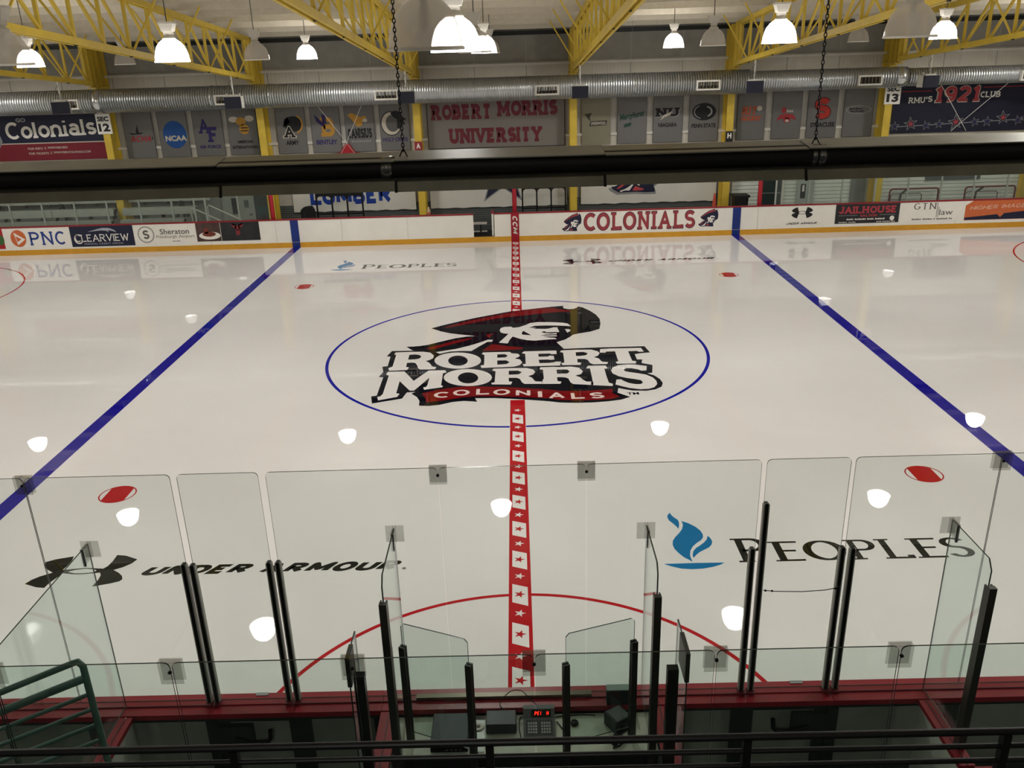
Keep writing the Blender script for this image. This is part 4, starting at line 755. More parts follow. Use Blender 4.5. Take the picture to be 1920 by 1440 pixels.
# bay four
t = banner(2.76, 'plain tan banner with a small olive emblem and pale letters', BT, False); c = 3.3
printed('mark', [[(c-.44, 4.48), (c-.14, 4.52), (c-.22, 4.36), (c-.2, 4.2), (c-.3, 4.3)]], PL(0), mat('banner_olive', '#3c3a2a', .7), t); printed('mark_box', [[(c-.24, 4.02), (c+.42, 4.04), (c+.46, 4.22), (c-.2, 4.2)]], PL(0), BLKp, t); printed('lettering', fit(sans('LINDENWOOD', .03), c-.18, c+.4, 4.06, 4.18), PL(1), TANL, t)
t = banner(4.18, 'grey banner with dark green rising script'); c = 4.76
printed('lettering', fit(sans('Mercyhurst', .05, .15), c-.5, c+.46, 4.12, 4.42, .16), PL(0), BGRN, t); printed('mark', [[(c-.34, 3.92), (c-.06, 3.98), (c-.02, 4.12), (c-.3, 4.06)]], PL(0), BGRN, t)
t = banner(5.60, 'grey banner with two black initials and a silver slash'); c = 6.17
printed('mark_rim', fit(strokes('NU', .26, .1, .1), c-.47, c+.5, 4.28, 4.6), PL(0), BSIL, t); printed('mark_letters', fit(strokes('NU', .26, .1, .1), c-.5, c+.46, 4.3, 4.62), PL(2), BLKp, t); printed('mark_slash', [[(c-.3, 4.16), (c-.2, 4.34), (c+.16, 4.5), (c+.1, 4.36), (c-.1, 4.3)]], PL(4), TANL, t); word(t, 'NIAGARA', c, .74, 3.9, .16)
t = banner(7.02, 'grey banner with a large dark oval emblem'); c = 7.6
printed('emblem', [ell(c, 4.44, .47, .33)], PL(0), BLKp, t); printed('emblem_line', [[(c+q[0]*.44, 4.44+q[1]*.30) for q in P] for P in ring(0, 0, .84, .92, 20, 120, 250)+ring(0, 0, .6, .74, 16, -60, 70)], PL(1), BSIL, t)
word(t, 'PENN STATE', c, .96, 3.83, .16)
# bay five
t = banner(8.93, 'grey banner with two lines of slanted orange letters', w_=1.08); c = 9.48
printed('lettering', fit(strokes('RIT', .26, .06, .06, .2), c-.4, c+.2, 4.26, 4.58), PL(0), BORG, t); printed('mark', [ell(c+.3, 4.5, .11, .1, 12)], PL(1), TANL, t); printed('small_lettering', fit(sans('HOCKEY', .06, .2), c-.42, c+.42, 4.04, 4.22), PL(0), BORG, t)
t = banner(10.31, 'grey banner with a maroon shield emblem', w_=1.13); c = 10.87
printed('mark', [[(c-.4, 4.0), (c-.28, 4.22), (c, 4.28), (c+.28, 4.22), (c+.4, 4.0), (c+.2, 4.08), (c-.2, 4.08)], rect(c-.2, c-.04, 4.3, 4.5), ell(c+.02, 4.02, .14, .1, 14)], PL(0), CRIM, t); printed('mark_letters', fit(bars((3,)), c-.0, c+.24, 4.32, 4.42)+[ell(c+.03, 4.0, .08, .05, 12)], PL(1), TANL, t)
t = banner(11.70, 'grey banner with a tall red block letter S'); c = 12.27
printed('letter_rim', fit(strokes('S', .3), c-.33, c+.35, 4.0, 4.86), PL(0), BLKp, t); printed('letter', fit(strokes('S', .27), c-.30, c+.32, 4.03, 4.83), PL(1), mat('banner_red', '#b23228', .7), t); word(t, 'SYRACUSE', c+.05, .96, 3.72, .18)
t = banner(13.13, 'grey banner with a faint silver oval emblem'); c = 13.7
printed('emblem', [[(c+q[0]*.5, 4.34+q[1]*.16) for q in P] for P in ring(0, 0, .92, 1, 30)], PL(0), BSIL, t); printed('fine_print', fit(bars((6,)), c-.36, c+.12, 4.34, 4.42)+fit(bars((7,)), c-.32, c+.18, 4.25, 4.32), PL(0), BLKp, t)
# outer large banners
t = empty('banner', (-18.2, BY, 3.33), 'navy and red banner with large white lettering', 'banner')
MB().box(-20.9, -16.28, BY, BY+.012, 4.02, 5.1).build('navy_cloth', BNAVY, t); MB().box(-20.9, -16.28, BY, BY+.012, 3.33, 3.98).build('red_cloth', mat('banner_deep_red', '#7b1f2c', .7), t); MB().box(-20.9, -16.28, BY, BY+.012, 3.98, 4.02).build('band', TANL, t)
printed('lettering', fit(strokes('Colonials', .17, .06, .05), -20.25, -16.6, 4.16, 4.82, .12), PL(0), PW, t); printed('small_lettering', fit(sans('GO', .05), -19.75, -19.35, 4.82, 4.98), PL(0), BSIL, t)
for tx, xa, xb, za in (('FOR INFO', -19.5, -18.9, 3.75), ('::', -18.84, -18.76, 3.76), ('WWW.RMU.EDU', -18.7, -17.9, 3.77), ('FOR TICKETS', -19.5, -18.7, 3.56), ('::', -18.64, -18.56, 3.57), ('WWW.RMUCOLONIALS.COM', -18.5, -17.0, 3.58)): printed('info_line', fit(sans(tx, .02), xa, xb, za, za+.085), PL(0), TANL, t)
printed('emblem_edge', [[(-20.9, 3.8), (-20.6, 3.86), (-20.45, 4.1), (-20.5, 4.35), (-20.9, 4.4)]], PL(1), PGREY, t)
t = empty('banner', (18.1, BY, 3.4), 'dark blue club banner with red numerals and a row of stars', 'banner')
MB().box(15.05, 20.52, BY, BY+.012, 3.38, 5.25).build('cloth', mat('banner_ink', '#181a30', .7), t); printed('rule', [rect(15.3, 16.5, 4.95, 4.98)], PL(0), CRIM, t); printed('rule', [rect(18.5, 20.5, 5.03, 5.06)], PL(0), CRIM, t)
RB = mat('banner_brick', '#b1434a', .7)
printed('numeral_rim', fit(strokes('1921', .25, .08, .06, .06), 16.62, 18.42, 4.50, 5.14), PL(0), TANL, t); printed('numerals', fit(strokes('1921', .22, .07, .085, .06), 16.66, 18.38, 4.53, 5.11), PL(3), RB, t)
for ap in (fit(strokes('RMU', .2, .07, .08), 15.62, 16.28, 4.52, 4.74), [rect(16.31, 16.35, 4.66, 4.75)], fit(strokes('S', .2, .07), 16.38, 16.56, 4.55, 4.77)): printed('lettering', ap, PL(0), PW, t)
printed('lettering', fit(strokes('CLUB', .2, .07, .08), 18.42, 19.2, 4.66, 4.88), PL(0), PW, t)
printed('star_wire', [[(15.1, 3.62), (20.5, 3.79), (20.5, 3.82), (15.1, 3.65)]], PL(0), PGREY, t)
for i, (sx, sz, r) in enumerate(((15.2, 3.66, .2), (15.82, 3.74, .29), (16.43, 3.66, .2), (16.95, 3.70, .19), (17.6, 3.76, .33), (18.35, 3.74, .2), (18.85, 3.74, .22), (19.45, 3.88, .29), (20.05, 3.76, .2), (20.3, 3.84, .15))):
    printed('star_rim', [star(sx, sz, r, 90+8*(i % 3))], PL(1), PGREY, t); printed('star_fill', [star(sx, sz, r*.8, 90+8*(i % 3))], PL(2), mat('banner_ink', '#181a30', .7), t); printed('star_core', [star(sx, sz, r*.45, 90+8*(i % 3))], PL(3), RB if i in (1, 4, 7) else PURP, t)
# signs fixed to the columns
def csign(name, i, dx, w_, z0, z1_, m, label):
    x = XC[i]+dx; o = empty(name, (x, 28.17, z0), label, 'sign'); MB().box(x-w_/2, x+w_/2, 28.15, 28.19, z0, z1_).build('plate', m, o); return o, x
CY = lambda i: ('y', 28.147-.003*i)
o, x = csign('section_sign', 1, -.02, .56, 4.32, 5.08, PW, 'white square section twelve sign beside the navy and red banner')
printed('lettering', fit(sans('SEC', .05), x-.22, x+.22, 4.80, 4.98), CY(0), BLK, o); printed('number', fit(sans('12', .05), x-.22, x+.22, 4.42, 4.72), CY(0), BLK, o)
o, x = csign('section_sign', 6, .1, .60, 4.55, 5.30, PW, 'white square section thirteen sign beside the dark blue club banner')
printed('lettering', fit(sans('SEC', .05), x-.24, x+.24, 5.02, 5.2), CY(0), BLK, o); printed('number', fit(sans('13', .05), x-.23, x+.23, 4.63, 4.94), CY(0), BLK, o)
o, x = csign('bench_sign', 3, 0, .30, 2.3, 3.68, mat('sign_red', '#8e2530', .6), 'narrow red sign reading AWAY down a yellow column')
for i, ch in enumerate('AWAY'): printed('lettering', fit(sans(ch, .05), x-.08, x+.08, 3.42-.33*i, 3.62-.33*i), CY(0), PW, o)
o, x = csign('bench_sign', 5, .0, .28, 2.3, 3.72, BLK, 'narrow black sign reading HOME down a yellow column')
for i, ch in enumerate('HOME'): printed('lettering', fit(sans(ch, .05), x-.08, x+.08, 3.46-.33*i, 3.66-.33*i), CY(0), PW, o)
# white rope stays and the red pennant
o = empty('pennant', (-6.6, 28.8, 3.1), 'small red felt pennant hanging below the gold bird banner', 'pennant'); MB().prism([(-7.2, 3.14), (-6.05, 3.14), (-6.05, 3.24), (-6.35, 3.3), (-6.55, 3.62), (-6.72, 3.62), (-6.95, 3.3), (-7.2, 3.24)], 'y', 28.78, 28.85).build('felt', mat('pennant_red', '#a5202c', .8), o)
for sx in (-1, 1): MB().path([(-6.64+sx*.95, 27.9, 5.3), (-6.64-sx*.02, 28.75, 3.65)], .008, 5).build('cord', PW, o); MB().tube((-6.64, 28.75, 3.65), (-6.64+sx*.35, 28.75, 3.15), .008, 5).build('cord', PW, o)
o = empty('stay_ropes', (17.5, 28.7, 3.4), 'pair of white stay ropes crossing before the dark blue club banner', 'rope')
for a, b in (((16.35, 5.2), (18.05, 3.42)), ((19.0, 5.25), (17.45, 3.42))): MB().path([(a[0], 27.9, a[1]+.05), (b[0], 28.84, b[1])], .012, 5).build('rope', PW, o)
# ------------------------------------------------------------------ far side behind the boards
VIN = mat('white_vinyl', '#d9d8ce', .5, var=.04, scale=1.2, bump=.6, bscale=2.2)
VY = 28.88; V_ = lambda i: ('y', VY-.006-.004*i)
def vinyl(x0, x1, label):
    t = empty('vinyl_banner', ((x0+x1)/2, VY, .95), label, 'banner', 'white vinyl banners behind the benches')
    n = 40; m = MB(); rnd = random.Random(x0)
    top = [(x0+(x1-x0)*i/n, 2.95) for i in range(n+1)]; bot = [(x0+(x1-x0)*i/n, .94+.012*math.sin(i*1.1)+rnd.uniform(-.008, .008)) for i in range(n+1)]
    m.add([(p[0], VY, p[1]) for p in bot]+[(p[0], VY, p[1]) for p in top]+[(p[0], VY+.012, p[1]) for p in bot]+[(p[0], VY+.012, p[1]) for p in top],
          [(i, i+1, n+2+i, n+1+i) for i in range(n)]+[(2*n+2+i+1, 2*n+2+i, 3*n+3+i, 3*n+4+i) for i in range(n)]+[(i+1, i, 2*n+2+i, 2*n+3+i) for i in range(n)])
    m.build('sheet', VIN, t); return t
t = vinyl(-9.1, -4.05, 'white vinyl banner with blue lumber lettering')
printed('lettering', fit(strokes('LUMBER', .26, 0, .1), -8.38, -5.08, 1.22, 1.98), V_(0), PBLUE, t); printed('number', fit(sans('84', .06), -7.4, -6.1, 2.12, 2.8), V_(0), PRED, t)
t = vinyl(-3.45, 2.15, 'white vinyl banner with a large navy star')
printed('star_rim', [[(q[0], min(q[1], 2.94)) for q in star(-.47, 2.24, 1.34)]], V_(0), PGREY, t); printed('star', [[(q[0], min(q[1], 2.93)) for q in star(-.47, 2.24, 1.2)]], V_(1), BNAVY, t)
t = vinyl(2.72, 8.25, 'white vinyl banner with a navy and red colonial head')
OUT = mat('print_pale_grey', '#8f9190', .45)
hp = LOGO['head_navy'][0]; X = [p[0] for p in hp]; Y = [p[1] for p in hp]; fx = lambda p, g: (3.95+(p[0]-min(X))/(max(X)-min(X))*2.3, 1.36+(p[1]-min(Y))/(max(Y)-min(Y))*1.5)
hc = (sum(fx(p, 0)[0] for p in hp)/len(hp), sum(fx(p, 0)[1] for p in hp)/len(hp))
printed('emblem_rim', [[(hc[0]+(fx(p, 0)[0]-hc[0])*1.09, hc[1]+(fx(p, 0)[1]-hc[1])*1.12) for p in hp]], V_(0), OUT, t)
head(t, 3.95, 1.36, 2.3, 1.5, VY-.012, mats=(BNAVY, PW, mat('print_salmon', '#c04a4c', .45)))
tag(MB().box(-9.28, 9.32, W+.13, 28.15, -.04, .10).build('bench_platform', BLACKRUB), 'black rubber platform behind the white bench boards', 'platform')
# benches
for x0, x1, lb in ((-9.0, -1.12, 'long white player bench left of the gate'), (.4, 7.5, 'long white player bench right of the red centre pad')):
    t = empty('player_bench', ((x0+x1)/2, 27.45, .10), lb, 'bench'); MB().box(x0, x1, 27.3, 27.6, .52, .57).build('seat_plank', WHITE, t); MB().box(x0, x1, 27.42, 27.48, .20, .25).build('stretcher', WHITE, t)
    n = 5
    for i in range(n): x = x0+.25+(x1-x0-.5)*i/(n-1); MB().box(x-.03, x+.03, 27.4, 27.5, .10, .52).build('leg', DARKG, t)
# red padded posts where the glass ends
PAD = mat('red_pad', '#a8182a', .5, var=.05)
for x, lb in ((-9.36, 'beside the navy and red advertisements'), (9.42, 'beside the dark doorway'), (0.0, 'above the red centre stripe')):
    zf = .101 if x == 0 else -.04; t = empty('padded_post', (x, 26.62, zf), 'red padded post standing behind the boards '+lb, 'post', 'red padded posts'); MB().tube((x, 26.62, zf), (x, 26.62, 2.14), .035, 10).build('post', WHITE, t)
    MB().lathe([(0, .9), (.075, .9), (.085, .93), (.085, 2.0), (.07, 2.04), (0, 2.05)], (x, 26.62, 0), 16).build('pad', PAD, t)
# black frames standing behind the benches
for x0, x1, zt_, lb in ((.29, 2.07, 1.88, 'black three-bay stick rack beside the yellow column right of centre'), (-7.95, -6.05, 1.82, 'black three-bay stick rack in front of the blue lumber lettering')):
    t = empty('stick_rack', ((x0+x1)/2, 27.95, .10), lb, 'rack')
    MB().box(x0, x1, 27.92, 27.98, zt_-.12, zt_).build('top_bar', BLACKM, t); MB().box(x0, x1, 27.90, 28.0, .98, 1.03).build('bottom_bar', BLACKM, t)
    for i in range(4):
        x = x0+.03+(x1-x0-.06)*i/3; MB().box(x-.03, x+.03, 27.92, 27.98, .10, zt_-.12).build('post', BLACKM, t)
        for s in (-1, 1):
            if 0 <= i+(s-1)/2 <= 2: MB().prism([(x+s*.03, zt_-.12), (x+s*.13, zt_-.12), (x+s*.05, zt_-.17), (x+s*.03, zt_-.26)], 'y', 27.93, 27.97).build('corner_gusset', BLACKM, t)
t = empty('equipment_bag', (-8.27, 27.75, .10), 'upright black equipment bag behind the boards', 'bag')
bevel(MB().prism([(-8.52, .102), (-8.02, .102), (-7.98, 1.2), (-8.08, 1.38), (-8.4, 1.34), (-8.54, 1.22)], 'y', 27.62, 27.88).build('bag_body', mat('bag_cloth', '#141517', .85, bump=.3, bscale=12), t), .05, 2)
MB().path([(-8.4, 27.62, 1.2), (-8.35, 27.59, .9), (-8.15, 27.59, .9), (-8.1, 27.62, 1.2)], .015, 6).build('strap', DARKG, t)
# cone on a crate, bin
tag(bevel(MB().box(7.72, 8.1, 27.45, 27.85, .10, .72).build('crate', mat('crate_grey', '#46484a', .7))), 'grey storage crate under the orange cone', 'crate')
t = empty('traffic_cone', (7.92, 27.65, .72), 'orange traffic cone standing on a grey crate by the column', 'cone')
CO = mat('cone_orange', '#b5402c', .6); MB().box(7.78, 8.06, 27.51, 27.79, .72, .76).build('base', CO, t); MB().lathe([(.11, .76), (.03, 1.42), (.0, 1.43)], (7.92, 27.65, 0), 16).build('cone', CO, t)
t = empty('trash_bin', (8.95, 27.75, .10), 'tall black trash bin beside the yellow column', 'bin')
MB().add([(8.72,27.5,.102),(9.18,27.5,.102),(9.18,28.0,.102),(8.72,28.0,.102),(8.68,27.46,1.25),(9.22,27.46,1.25),(9.22,28.04,1.25),(8.68,28.04,1.25)], [(0,3,2,1),(4,5,6,7),(0,1,5,4),(1,2,6,5),(2,3,7,6),(3,0,4,7)]).build('body', mat('bin_black', '#0f1011', .6), t)
MB().box(8.65, 9.27, 27.43, 28.07, 1.25, 1.33).build('lid', mat('bin_black', '#0f1011', .6), t)
t = empty('spray_bottle', (-3.35, 26.95, .10), 'small pale bottle on a stand beside the yellow column', 'bottle')
MB().box(-3.5, -3.2, 26.85, 27.05, .10, 1.02).build('stand', DARKG, t); MB().lathe([(0, 1.02), (.07, 1.03), (.07, 1.2), (.03, 1.26), (.03, 1.32), (0, 1.33)], (-3.35, 26.95, 0), 12).build('bottle', mat('bottle_ivory', '#b9a58d', .5), t); MB().lathe([(.072, 1.07), (.072, 1.13)], (-3.35, 26.95, 0), 12).build('bottle_label', PORG, t)
# bleachers at the left
BLG = mat('bleacher_aluminium', '#b7bbb3', .4, .3, var=.06, scale=4)
bt = empty('bleacher', (-16, 28, -.04), 'grey aluminium bleacher rows behind the glass left of the white door', 'bleacher')
rows = ((27.55, 1.02), (27.90, 1.42), (28.62, 1.83))
for i, (y, z) in enumerate(rows):
    x1 = -13.2+.4*i
    for xa, xb in ((-21.5, -18.6), (-18.58, -16.1), (-15.74, x1)): MB().box(xa, xb, y-.03, y, z-.24, z).build('riser_plate', BLG, bt); MB().box(xa, xb, y-.02, y+.28, z, z+.03).build('seat_plank', BLG, bt)
    for k in range(9):
        x = -21+k*.98
        if x < x1-.1: MB().box(x-.06, x+.06, y, y+.1, z-.36, z-.24).build('bracket', DARKG, bt)
for x in (-21, -18.5, -16.2, -13.6): MB().bar((x, 27.5, .6), (x, 28.75, 1.7), .06, .08).build('stringer', DARKG, bt); MB().box(x-.03, x+.03, 28.7, 28.76, -.04, 1.7).build('leg', DARKG, bt); MB().box(x-.03, x+.03, 27.56, 27.62, -.04, .78).build('leg', DARKG, bt)
for x, y in ((-12.75, 27.3), (-12.3, 27.9)):
    t = empty('stair_rail', (x, y, -.04), 'white sloping stair handrail beside the grey bleacher' if x < -12.5 else 'second white sloping handrail nearer the white door', 'handrail')
    MB().path([(x, y, -.04), (x, y, 1.45), (x+.06, y-.01, 1.5), (x+1.3, y-.05, .88), (x+1.34, y-.05, .8), (x+1.34, y-.05, -.04)], .024, 8).build('rail', WHITE, t)
# doors and panels in the back wall
def door(name, x0, x1, z1_, m, y=28.96): 
    o = tag(MB().box(x0, x1, y-.05, y, -.04, z1_).build(name, m), kind='structure'); return o
d = door('door_1', -12.05, -10.72, 2.3, mat('door_white', '#8f958d', .5)); MB().box(-11.64, -11.42, 28.895, 28.91, .95, 1.6).build('pane', mat('dark_glass', '#20262a', .15), d); MB().box(-11.13, -10.95, 28.895, 28.91, 1.2, 1.5).build('notice', mat('notice_grey', '#4d514f', .6), d); MB().box(-10.95, -10.86, 28.87, 28.91, .9, .96).build('door_handle', STEEL, d)
d = door('door_2', -10.68, -9.98, 2.3, mat('dark_doorway', '#20302e', .5)); MB().box(-10.6, -10.06, 28.895, 28.91, .9, 1.25).build('pane', mat('teal_glass', '#2a5050', .1), d)
d = door('door_3', 10.05, 10.92, 2.35, mat('dark_doorway', '#20302e', .5)); MB().box(10.1, 10.88, 28.89, 28.91, 1.15, 1.19).build('push_bar', STEEL, d); MB().box(10.92, 11.02, 28.88, 28.96, -.04, 2.4).build('door_jamb', WHITE, d)
d = door('door_4', 11.55, 12.25, 2.2, mat('door_pale', '#a9b2aa', .5), 28.945); MB().box(11.7, 11.9, 28.88, 28.895, .92, 1.5).build('pane', mat('dark_glass', '#20262a', .15), d); MB().box(11.76, 11.84, 28.86, 28.88, 1.2, 1.46).build('notice', PW, d)
wn = tag(MB().box(16.75, 18.95, 28.88, 28.945, 1.52, 2.6).build('window_1', mat('window_frame_grey', '#5a6065', .5)), kind='structure')
for a, b in ((16.92, 17.72), (17.82, 18.85)): MB().box(a, b, 28.87, 28.885, 1.72, 2.5).build('pane', mat('dark_glass', '#20262a', .15), wn)
tag(MB().box(13.75, 14.35, 28.9, 28.95, -.04, 3.0).build('trim_1', mat('pilaster_grey', '#7e837f', .6)), kind='structure')
# hockey nets leaning by the siding
NETR = mat('net_pipe', '#6b2630', .45); NETD = mat('net_pipe_dark', '#3d3230', .5)
def net(x, w_, label):
    y = 28.35; t = empty('hockey_net', (x, y, -.04), label, 'hockey net', 'nets by the white siding')
    a, b, zt_ = x-w_/2, x+w_/2, 1.27
    MB().path([(a, y, 0), (a, y, zt_-.1), (a+.03, y, zt_-.03), (a+.1, y, zt_), (b-.1, y, zt_), (b-.03, y, zt_-.03), (b, y, zt_-.1), (b, y, 0)], .035, 8).build('goal_frame', NETR, t)
    MB().path([(a+.2, y+.42, 0), (a+.22, y+.4, .95), (a+.3, y+.38, 1.02), (b-.55, y+.38, 1.02), (b-.47, y+.4, .95), (b-.45, y+.42, 0)], .02, 6).build('back_frame', NETD, t)
    MB().path([(x-.28, y, zt_), (x-.36, y+.38, 1.0), (x-.42, y+.42, 0)], .045, 6).build('center_strut', NETD, t)
    MB().path([(a, y, -.02), (a+.05, y+.45, -.02), (b-.05, y+.45, -.02), (b, y, -.02)], .025, 6).build('base', NETD, t)
    m = MB()
    for i in range(1, 22): xx = a+w_*i/22; m.tube((xx, y, zt_-.02), (a+.2+(w_-.65)*i/22, y+.4, 0), .004, 4)
    for i in range(1, 13): z = zt_*i/13; f = 1-i/13; m.tube((a+.02+.18*f, y+.4*f, z), (b-.02-.45*f, y+.4*f, z), .004, 4)
    o = m.build('netting', mat('net_cord', '#a9aaa4', .8), t); o['kind'] = 'stuff'
    return t
net(16.1, 1.95, 'hockey net with a dark red frame beneath the dark window'); net(19.15, 2.0, 'hockey net with a dark red frame between the dark window and a yellow column')
# far rink glass on the boards
FG = glass('far_glass', (.90, .93, .91)); FGE = mat('glass_edge', '#4c5e58', .2); POSTW = mat('post_pale', '#b9bcb8', .35, .5)
YG = W+.065
def far_run(x0, n, label, posts):
    t = empty('rink_glass', (x0+n*.626, YG, 1.105), label, 'rink glass')
    for i in range(n):
        a = x0+1.252*i; MB().box(a+.004, a+1.248, YG-.006, YG+.006, 1.106, 2.95).build('glass_pane', FG, t)
    for x in posts:
        o = MB().box(x-.03, x+.03, YG+.008, YG+.05, 1.106, 2.08); o.lathe([(.03, 2.08), (.028, 2.1), (0, 2.11)], (x, YG+.03, 0), 8); o.build('glass_post', POSTW, t)
far_run(-21.914, 10, 'clear glass run with pale posts on the far boards before the bleacher', [-21.914+1.252*k for k in range(8)]+[-12.29, -11.86, -10.61])
far_run(9.98, 9, 'clear glass run with pale posts on the far boards before the white siding', [9.98+1.252*k for k in range(10)])
# ------------------------------------------------------------------ near boards, penalty boxes, scorer's box
NG = glass('rink_glass', (.935, .955, .945)); NE = mat('glass_edge_dark', '#2c3a36', .15); SG = glass('spectator_glass', (.90, .945, .925)); DG = glass('divider_glass', (.90, .945, .93))
POST = mat('post_black_alu', '#1c1d1b', .35, .5, var=.1); POSTL = mat('post_lit_edge', '#a3a49c', .5, .2); POSTD = mat('post_bronze', '#3a3a35', .4, .5, var=.12, scale=3)
CLIP = glass('clip_plastic', (.80, .80, .79)); HDPE = mat('board_back_grey', '#8d9084', .5, var=.1, scale=2); RCAP = mat('near_red_cap', '#8e1a28', .35, var=.06, scale=4); RCAP2 = mat('near_red_cap_dark', '#5f1420', .4)
FRAME = mat('board_frame_dark', '#2e3331', .5, .2)
YG0 = -.10; ZC = 1.075
def near_board(x0, x1, label, kick=True):
    t = empty('dasher_board', ((x0+x1)/2, -.12, 0), label, 'rink board', 'dasher boards of the near side')
    MB().box(x0, x1, -.05, -.03, 0, 1.03).build('ice_face', BW, t); MB().box(x0, x1, -.03, -.018, 0, .2).build('kick_plate', KICK, t)
    MB().box(x0, x1, -.17, -.02, 1.03, ZC+.01).build('cap_front', RCAP, t); MB().box(x0, x1, -.285, -.174, 1.02, ZC).build('cap_rail', RCAP, t); MB().box(x0, x1, -.178, -.168, 1.03, ZC+.014).build('cap_groove', RCAP2, t)
    MB().box(x0, x1, -.10, -.05, .05, 1.02).build('back_panel', HDPE, t)
    MB().box(x0, x1, -.16, -.10, .88, 1.0).build('top_frame', FRAME, t); MB().box(x0, x1, -.16, -.10, 0, .12).build('bottom_frame', FRAME, t)
    n = max(1, round((x1-x0)/1.22))
    for i in range(n+1): x = min(max(x0+(x1-x0)*i/n, x0+.05), x1-.05); MB().box(x-.05, x+.05, -.17, -.10, .12, .88).build('frame_post', FRAME, t)
    return t
near_board(-22, -2.92, 'near side dasher board with red cap left of the left penalty door'); near_board(-2.12, -1.3, 'short near side board with red cap beside the left penalty door'); near_board(-1.296, 1.30, 'near side board with red cap in front of the scoring desk')
near_board(1.304, 2.12, 'short near side board with red cap beside the right penalty door'); near_board(2.93, 22, 'near side dasher board with red cap right of the right penalty door')
def pdoor(x0, x1, label, s):
    t = empty('penalty_door', ((x0+x1)/2, -.12, .05), label, 'door', 'penalty box doors'); x0 += .004; x1 -= .004
    MB().box(x0, x1, -.05, -.03, .05, 1.03).build('door_face', BW, t); MB().box(x0, x1, -.17, -.02, 1.03, ZC+.01).build('door_cap', RCAP, t); MB().box(x0, x1, -.285, -.174, 1.02, ZC).build('door_cap_rail', RCAP, t)
    MB().box(x0+.04, x1-.04, -.10, -.05, .15, .86).build('door_panel', HDPE, t); MB().box(x0, x1, -.15, -.10, .86, 1.0).build('door_frame_top', FRAME, t); MB().box(x0, x1, -.15, -.10, .05, .15).build('door_frame_bottom', FRAME, t)
    for a, b in ((x0, x0+.1), (x1-.1, x1)): MB().box(a, b, -.15, -.10, .15, .86).build('door_frame_side', FRAME, t)
    xm = (x0+x1)/2+.04*s
    MB().box((x0 if s < 0 else x1-.34), (x0+.34 if s < 0 else x1), -.2, -.15, .62, .84).build('latch_box', FRAME, t)
    MB().path([(xm-.18*-s, -.2, .70), (xm-.02*-s, -.24, .68), (xm+.14*-s, -.25, .70), (xm+.17*-s, -.25, .74), (xm+.18*-s, -.25, .84)], .022, 8).build('latch_handle', BLACKM, t)
    MB().box(xm+.02, xm+.14, -.06, -.02, ZC+.011, ZC+.017).build('strike_plate', STEEL, t)
pdoor(-2.92, -2.12, 'left penalty box door with a dark bent latch handle', -1); pdoor(2.12, 2.93, 'right penalty box door with a dark bent latch handle', 1)
# panes of the near glass
def pane(name, x0, x1, z0, z1_, y, m, label, group, th=.012, r=.04, both=True):
    P = [(x0, z0), (x1, z0)]
    P += [(x1-r+r*math.cos(R(a)), z1_-r+r*math.sin(R(a))) for a in (0, 30, 60, 90)]+[(x0+r+r*math.cos(R(a)), z1_-r+r*math.sin(R(a))) for a in (90, 120, 150, 180)]
    n = len(P); t = empty(name, ((x0+x1)/2, y, z0), label, 'glass pane', group)
    MB().add([(p[0], y-th/2, p[1]) for p in P]+[(p[0], y+th/2, p[1]) for p in P], [tuple(range(n)), tuple(range(n, 2*n))[::-1]]).build('pane', m, t)
    MB().add([(p[0], y-th/2, p[1]) for p in P]+[(p[0], y+th/2, p[1]) for p in P], [(j, (j+1) % n, n+(j+1) % n, n+j) for j in range(n)]).build('pane_edge', NE, t)
    return t
gp = 'near side rink glass panes'
PZ = 3.495; G0 = ZC+.012
edges = [(-6.72, -5.46, 'over the board two panes left of the glass clip'), (-5.455, -4.215, 'over the board past the left clip'), (-4.205, -2.945, 'beside the left penalty door, with a clip at its top corner'), (-2.885, -2.185, 'narrow pane over the left penalty door'), (-2.12, -.645, 'between the left penalty door and the scoring desk'), (-.635, .625, 'in front of the scoring desk, wide middle pane'), (.635, 2.125, 'between the scoring desk and the right penalty door'), (2.17, 2.885, 'narrow pane over the right penalty door'), (2.925, 4.155, 'beside the right penalty door, with a clip at its top corner'), (4.165, 5.4, 'over the board past the right clip'), (5.405, 6.64, 'over the board two panes right of the right clip')]
PANES = []
for x0, x1, lb in edges: PANES.append(pane('shield_glass', x0, x1, G0, PZ, YG0, NG, 'rink glass pane '+lb, gp))
def clip(parent, x, z, y, w_=.15, h_=.16, side=0):
    g = empty('glass_clip', (0, 0, 0)); g.parent = parent; g.location = Vector((x, y, z))-world_loc(parent)
    m = MB(); yy = (y-.022, y+.018)
    for q in yy: m.box(x-w_/2, x+w_/2, q, q+.006, z-h_, z)
    m.box(x-w_/2, x+w_/2, y-.022, y+.024, z+.001, z+.007); m.build('clip_plate', CLIP, g)
    MB().path([(x, y-.034, z-.07), (x, y-.022, z-.07)], .013, 8).build('clip_bolt', BLACKM, g)
for i, x in ((1, -4.21), (4, -.64), (5, .63), (8, 4.16)): clip(PANES[i], x, PZ+.012, YG0)
for x in (-4.21, -.64, .63, 4.16): pass
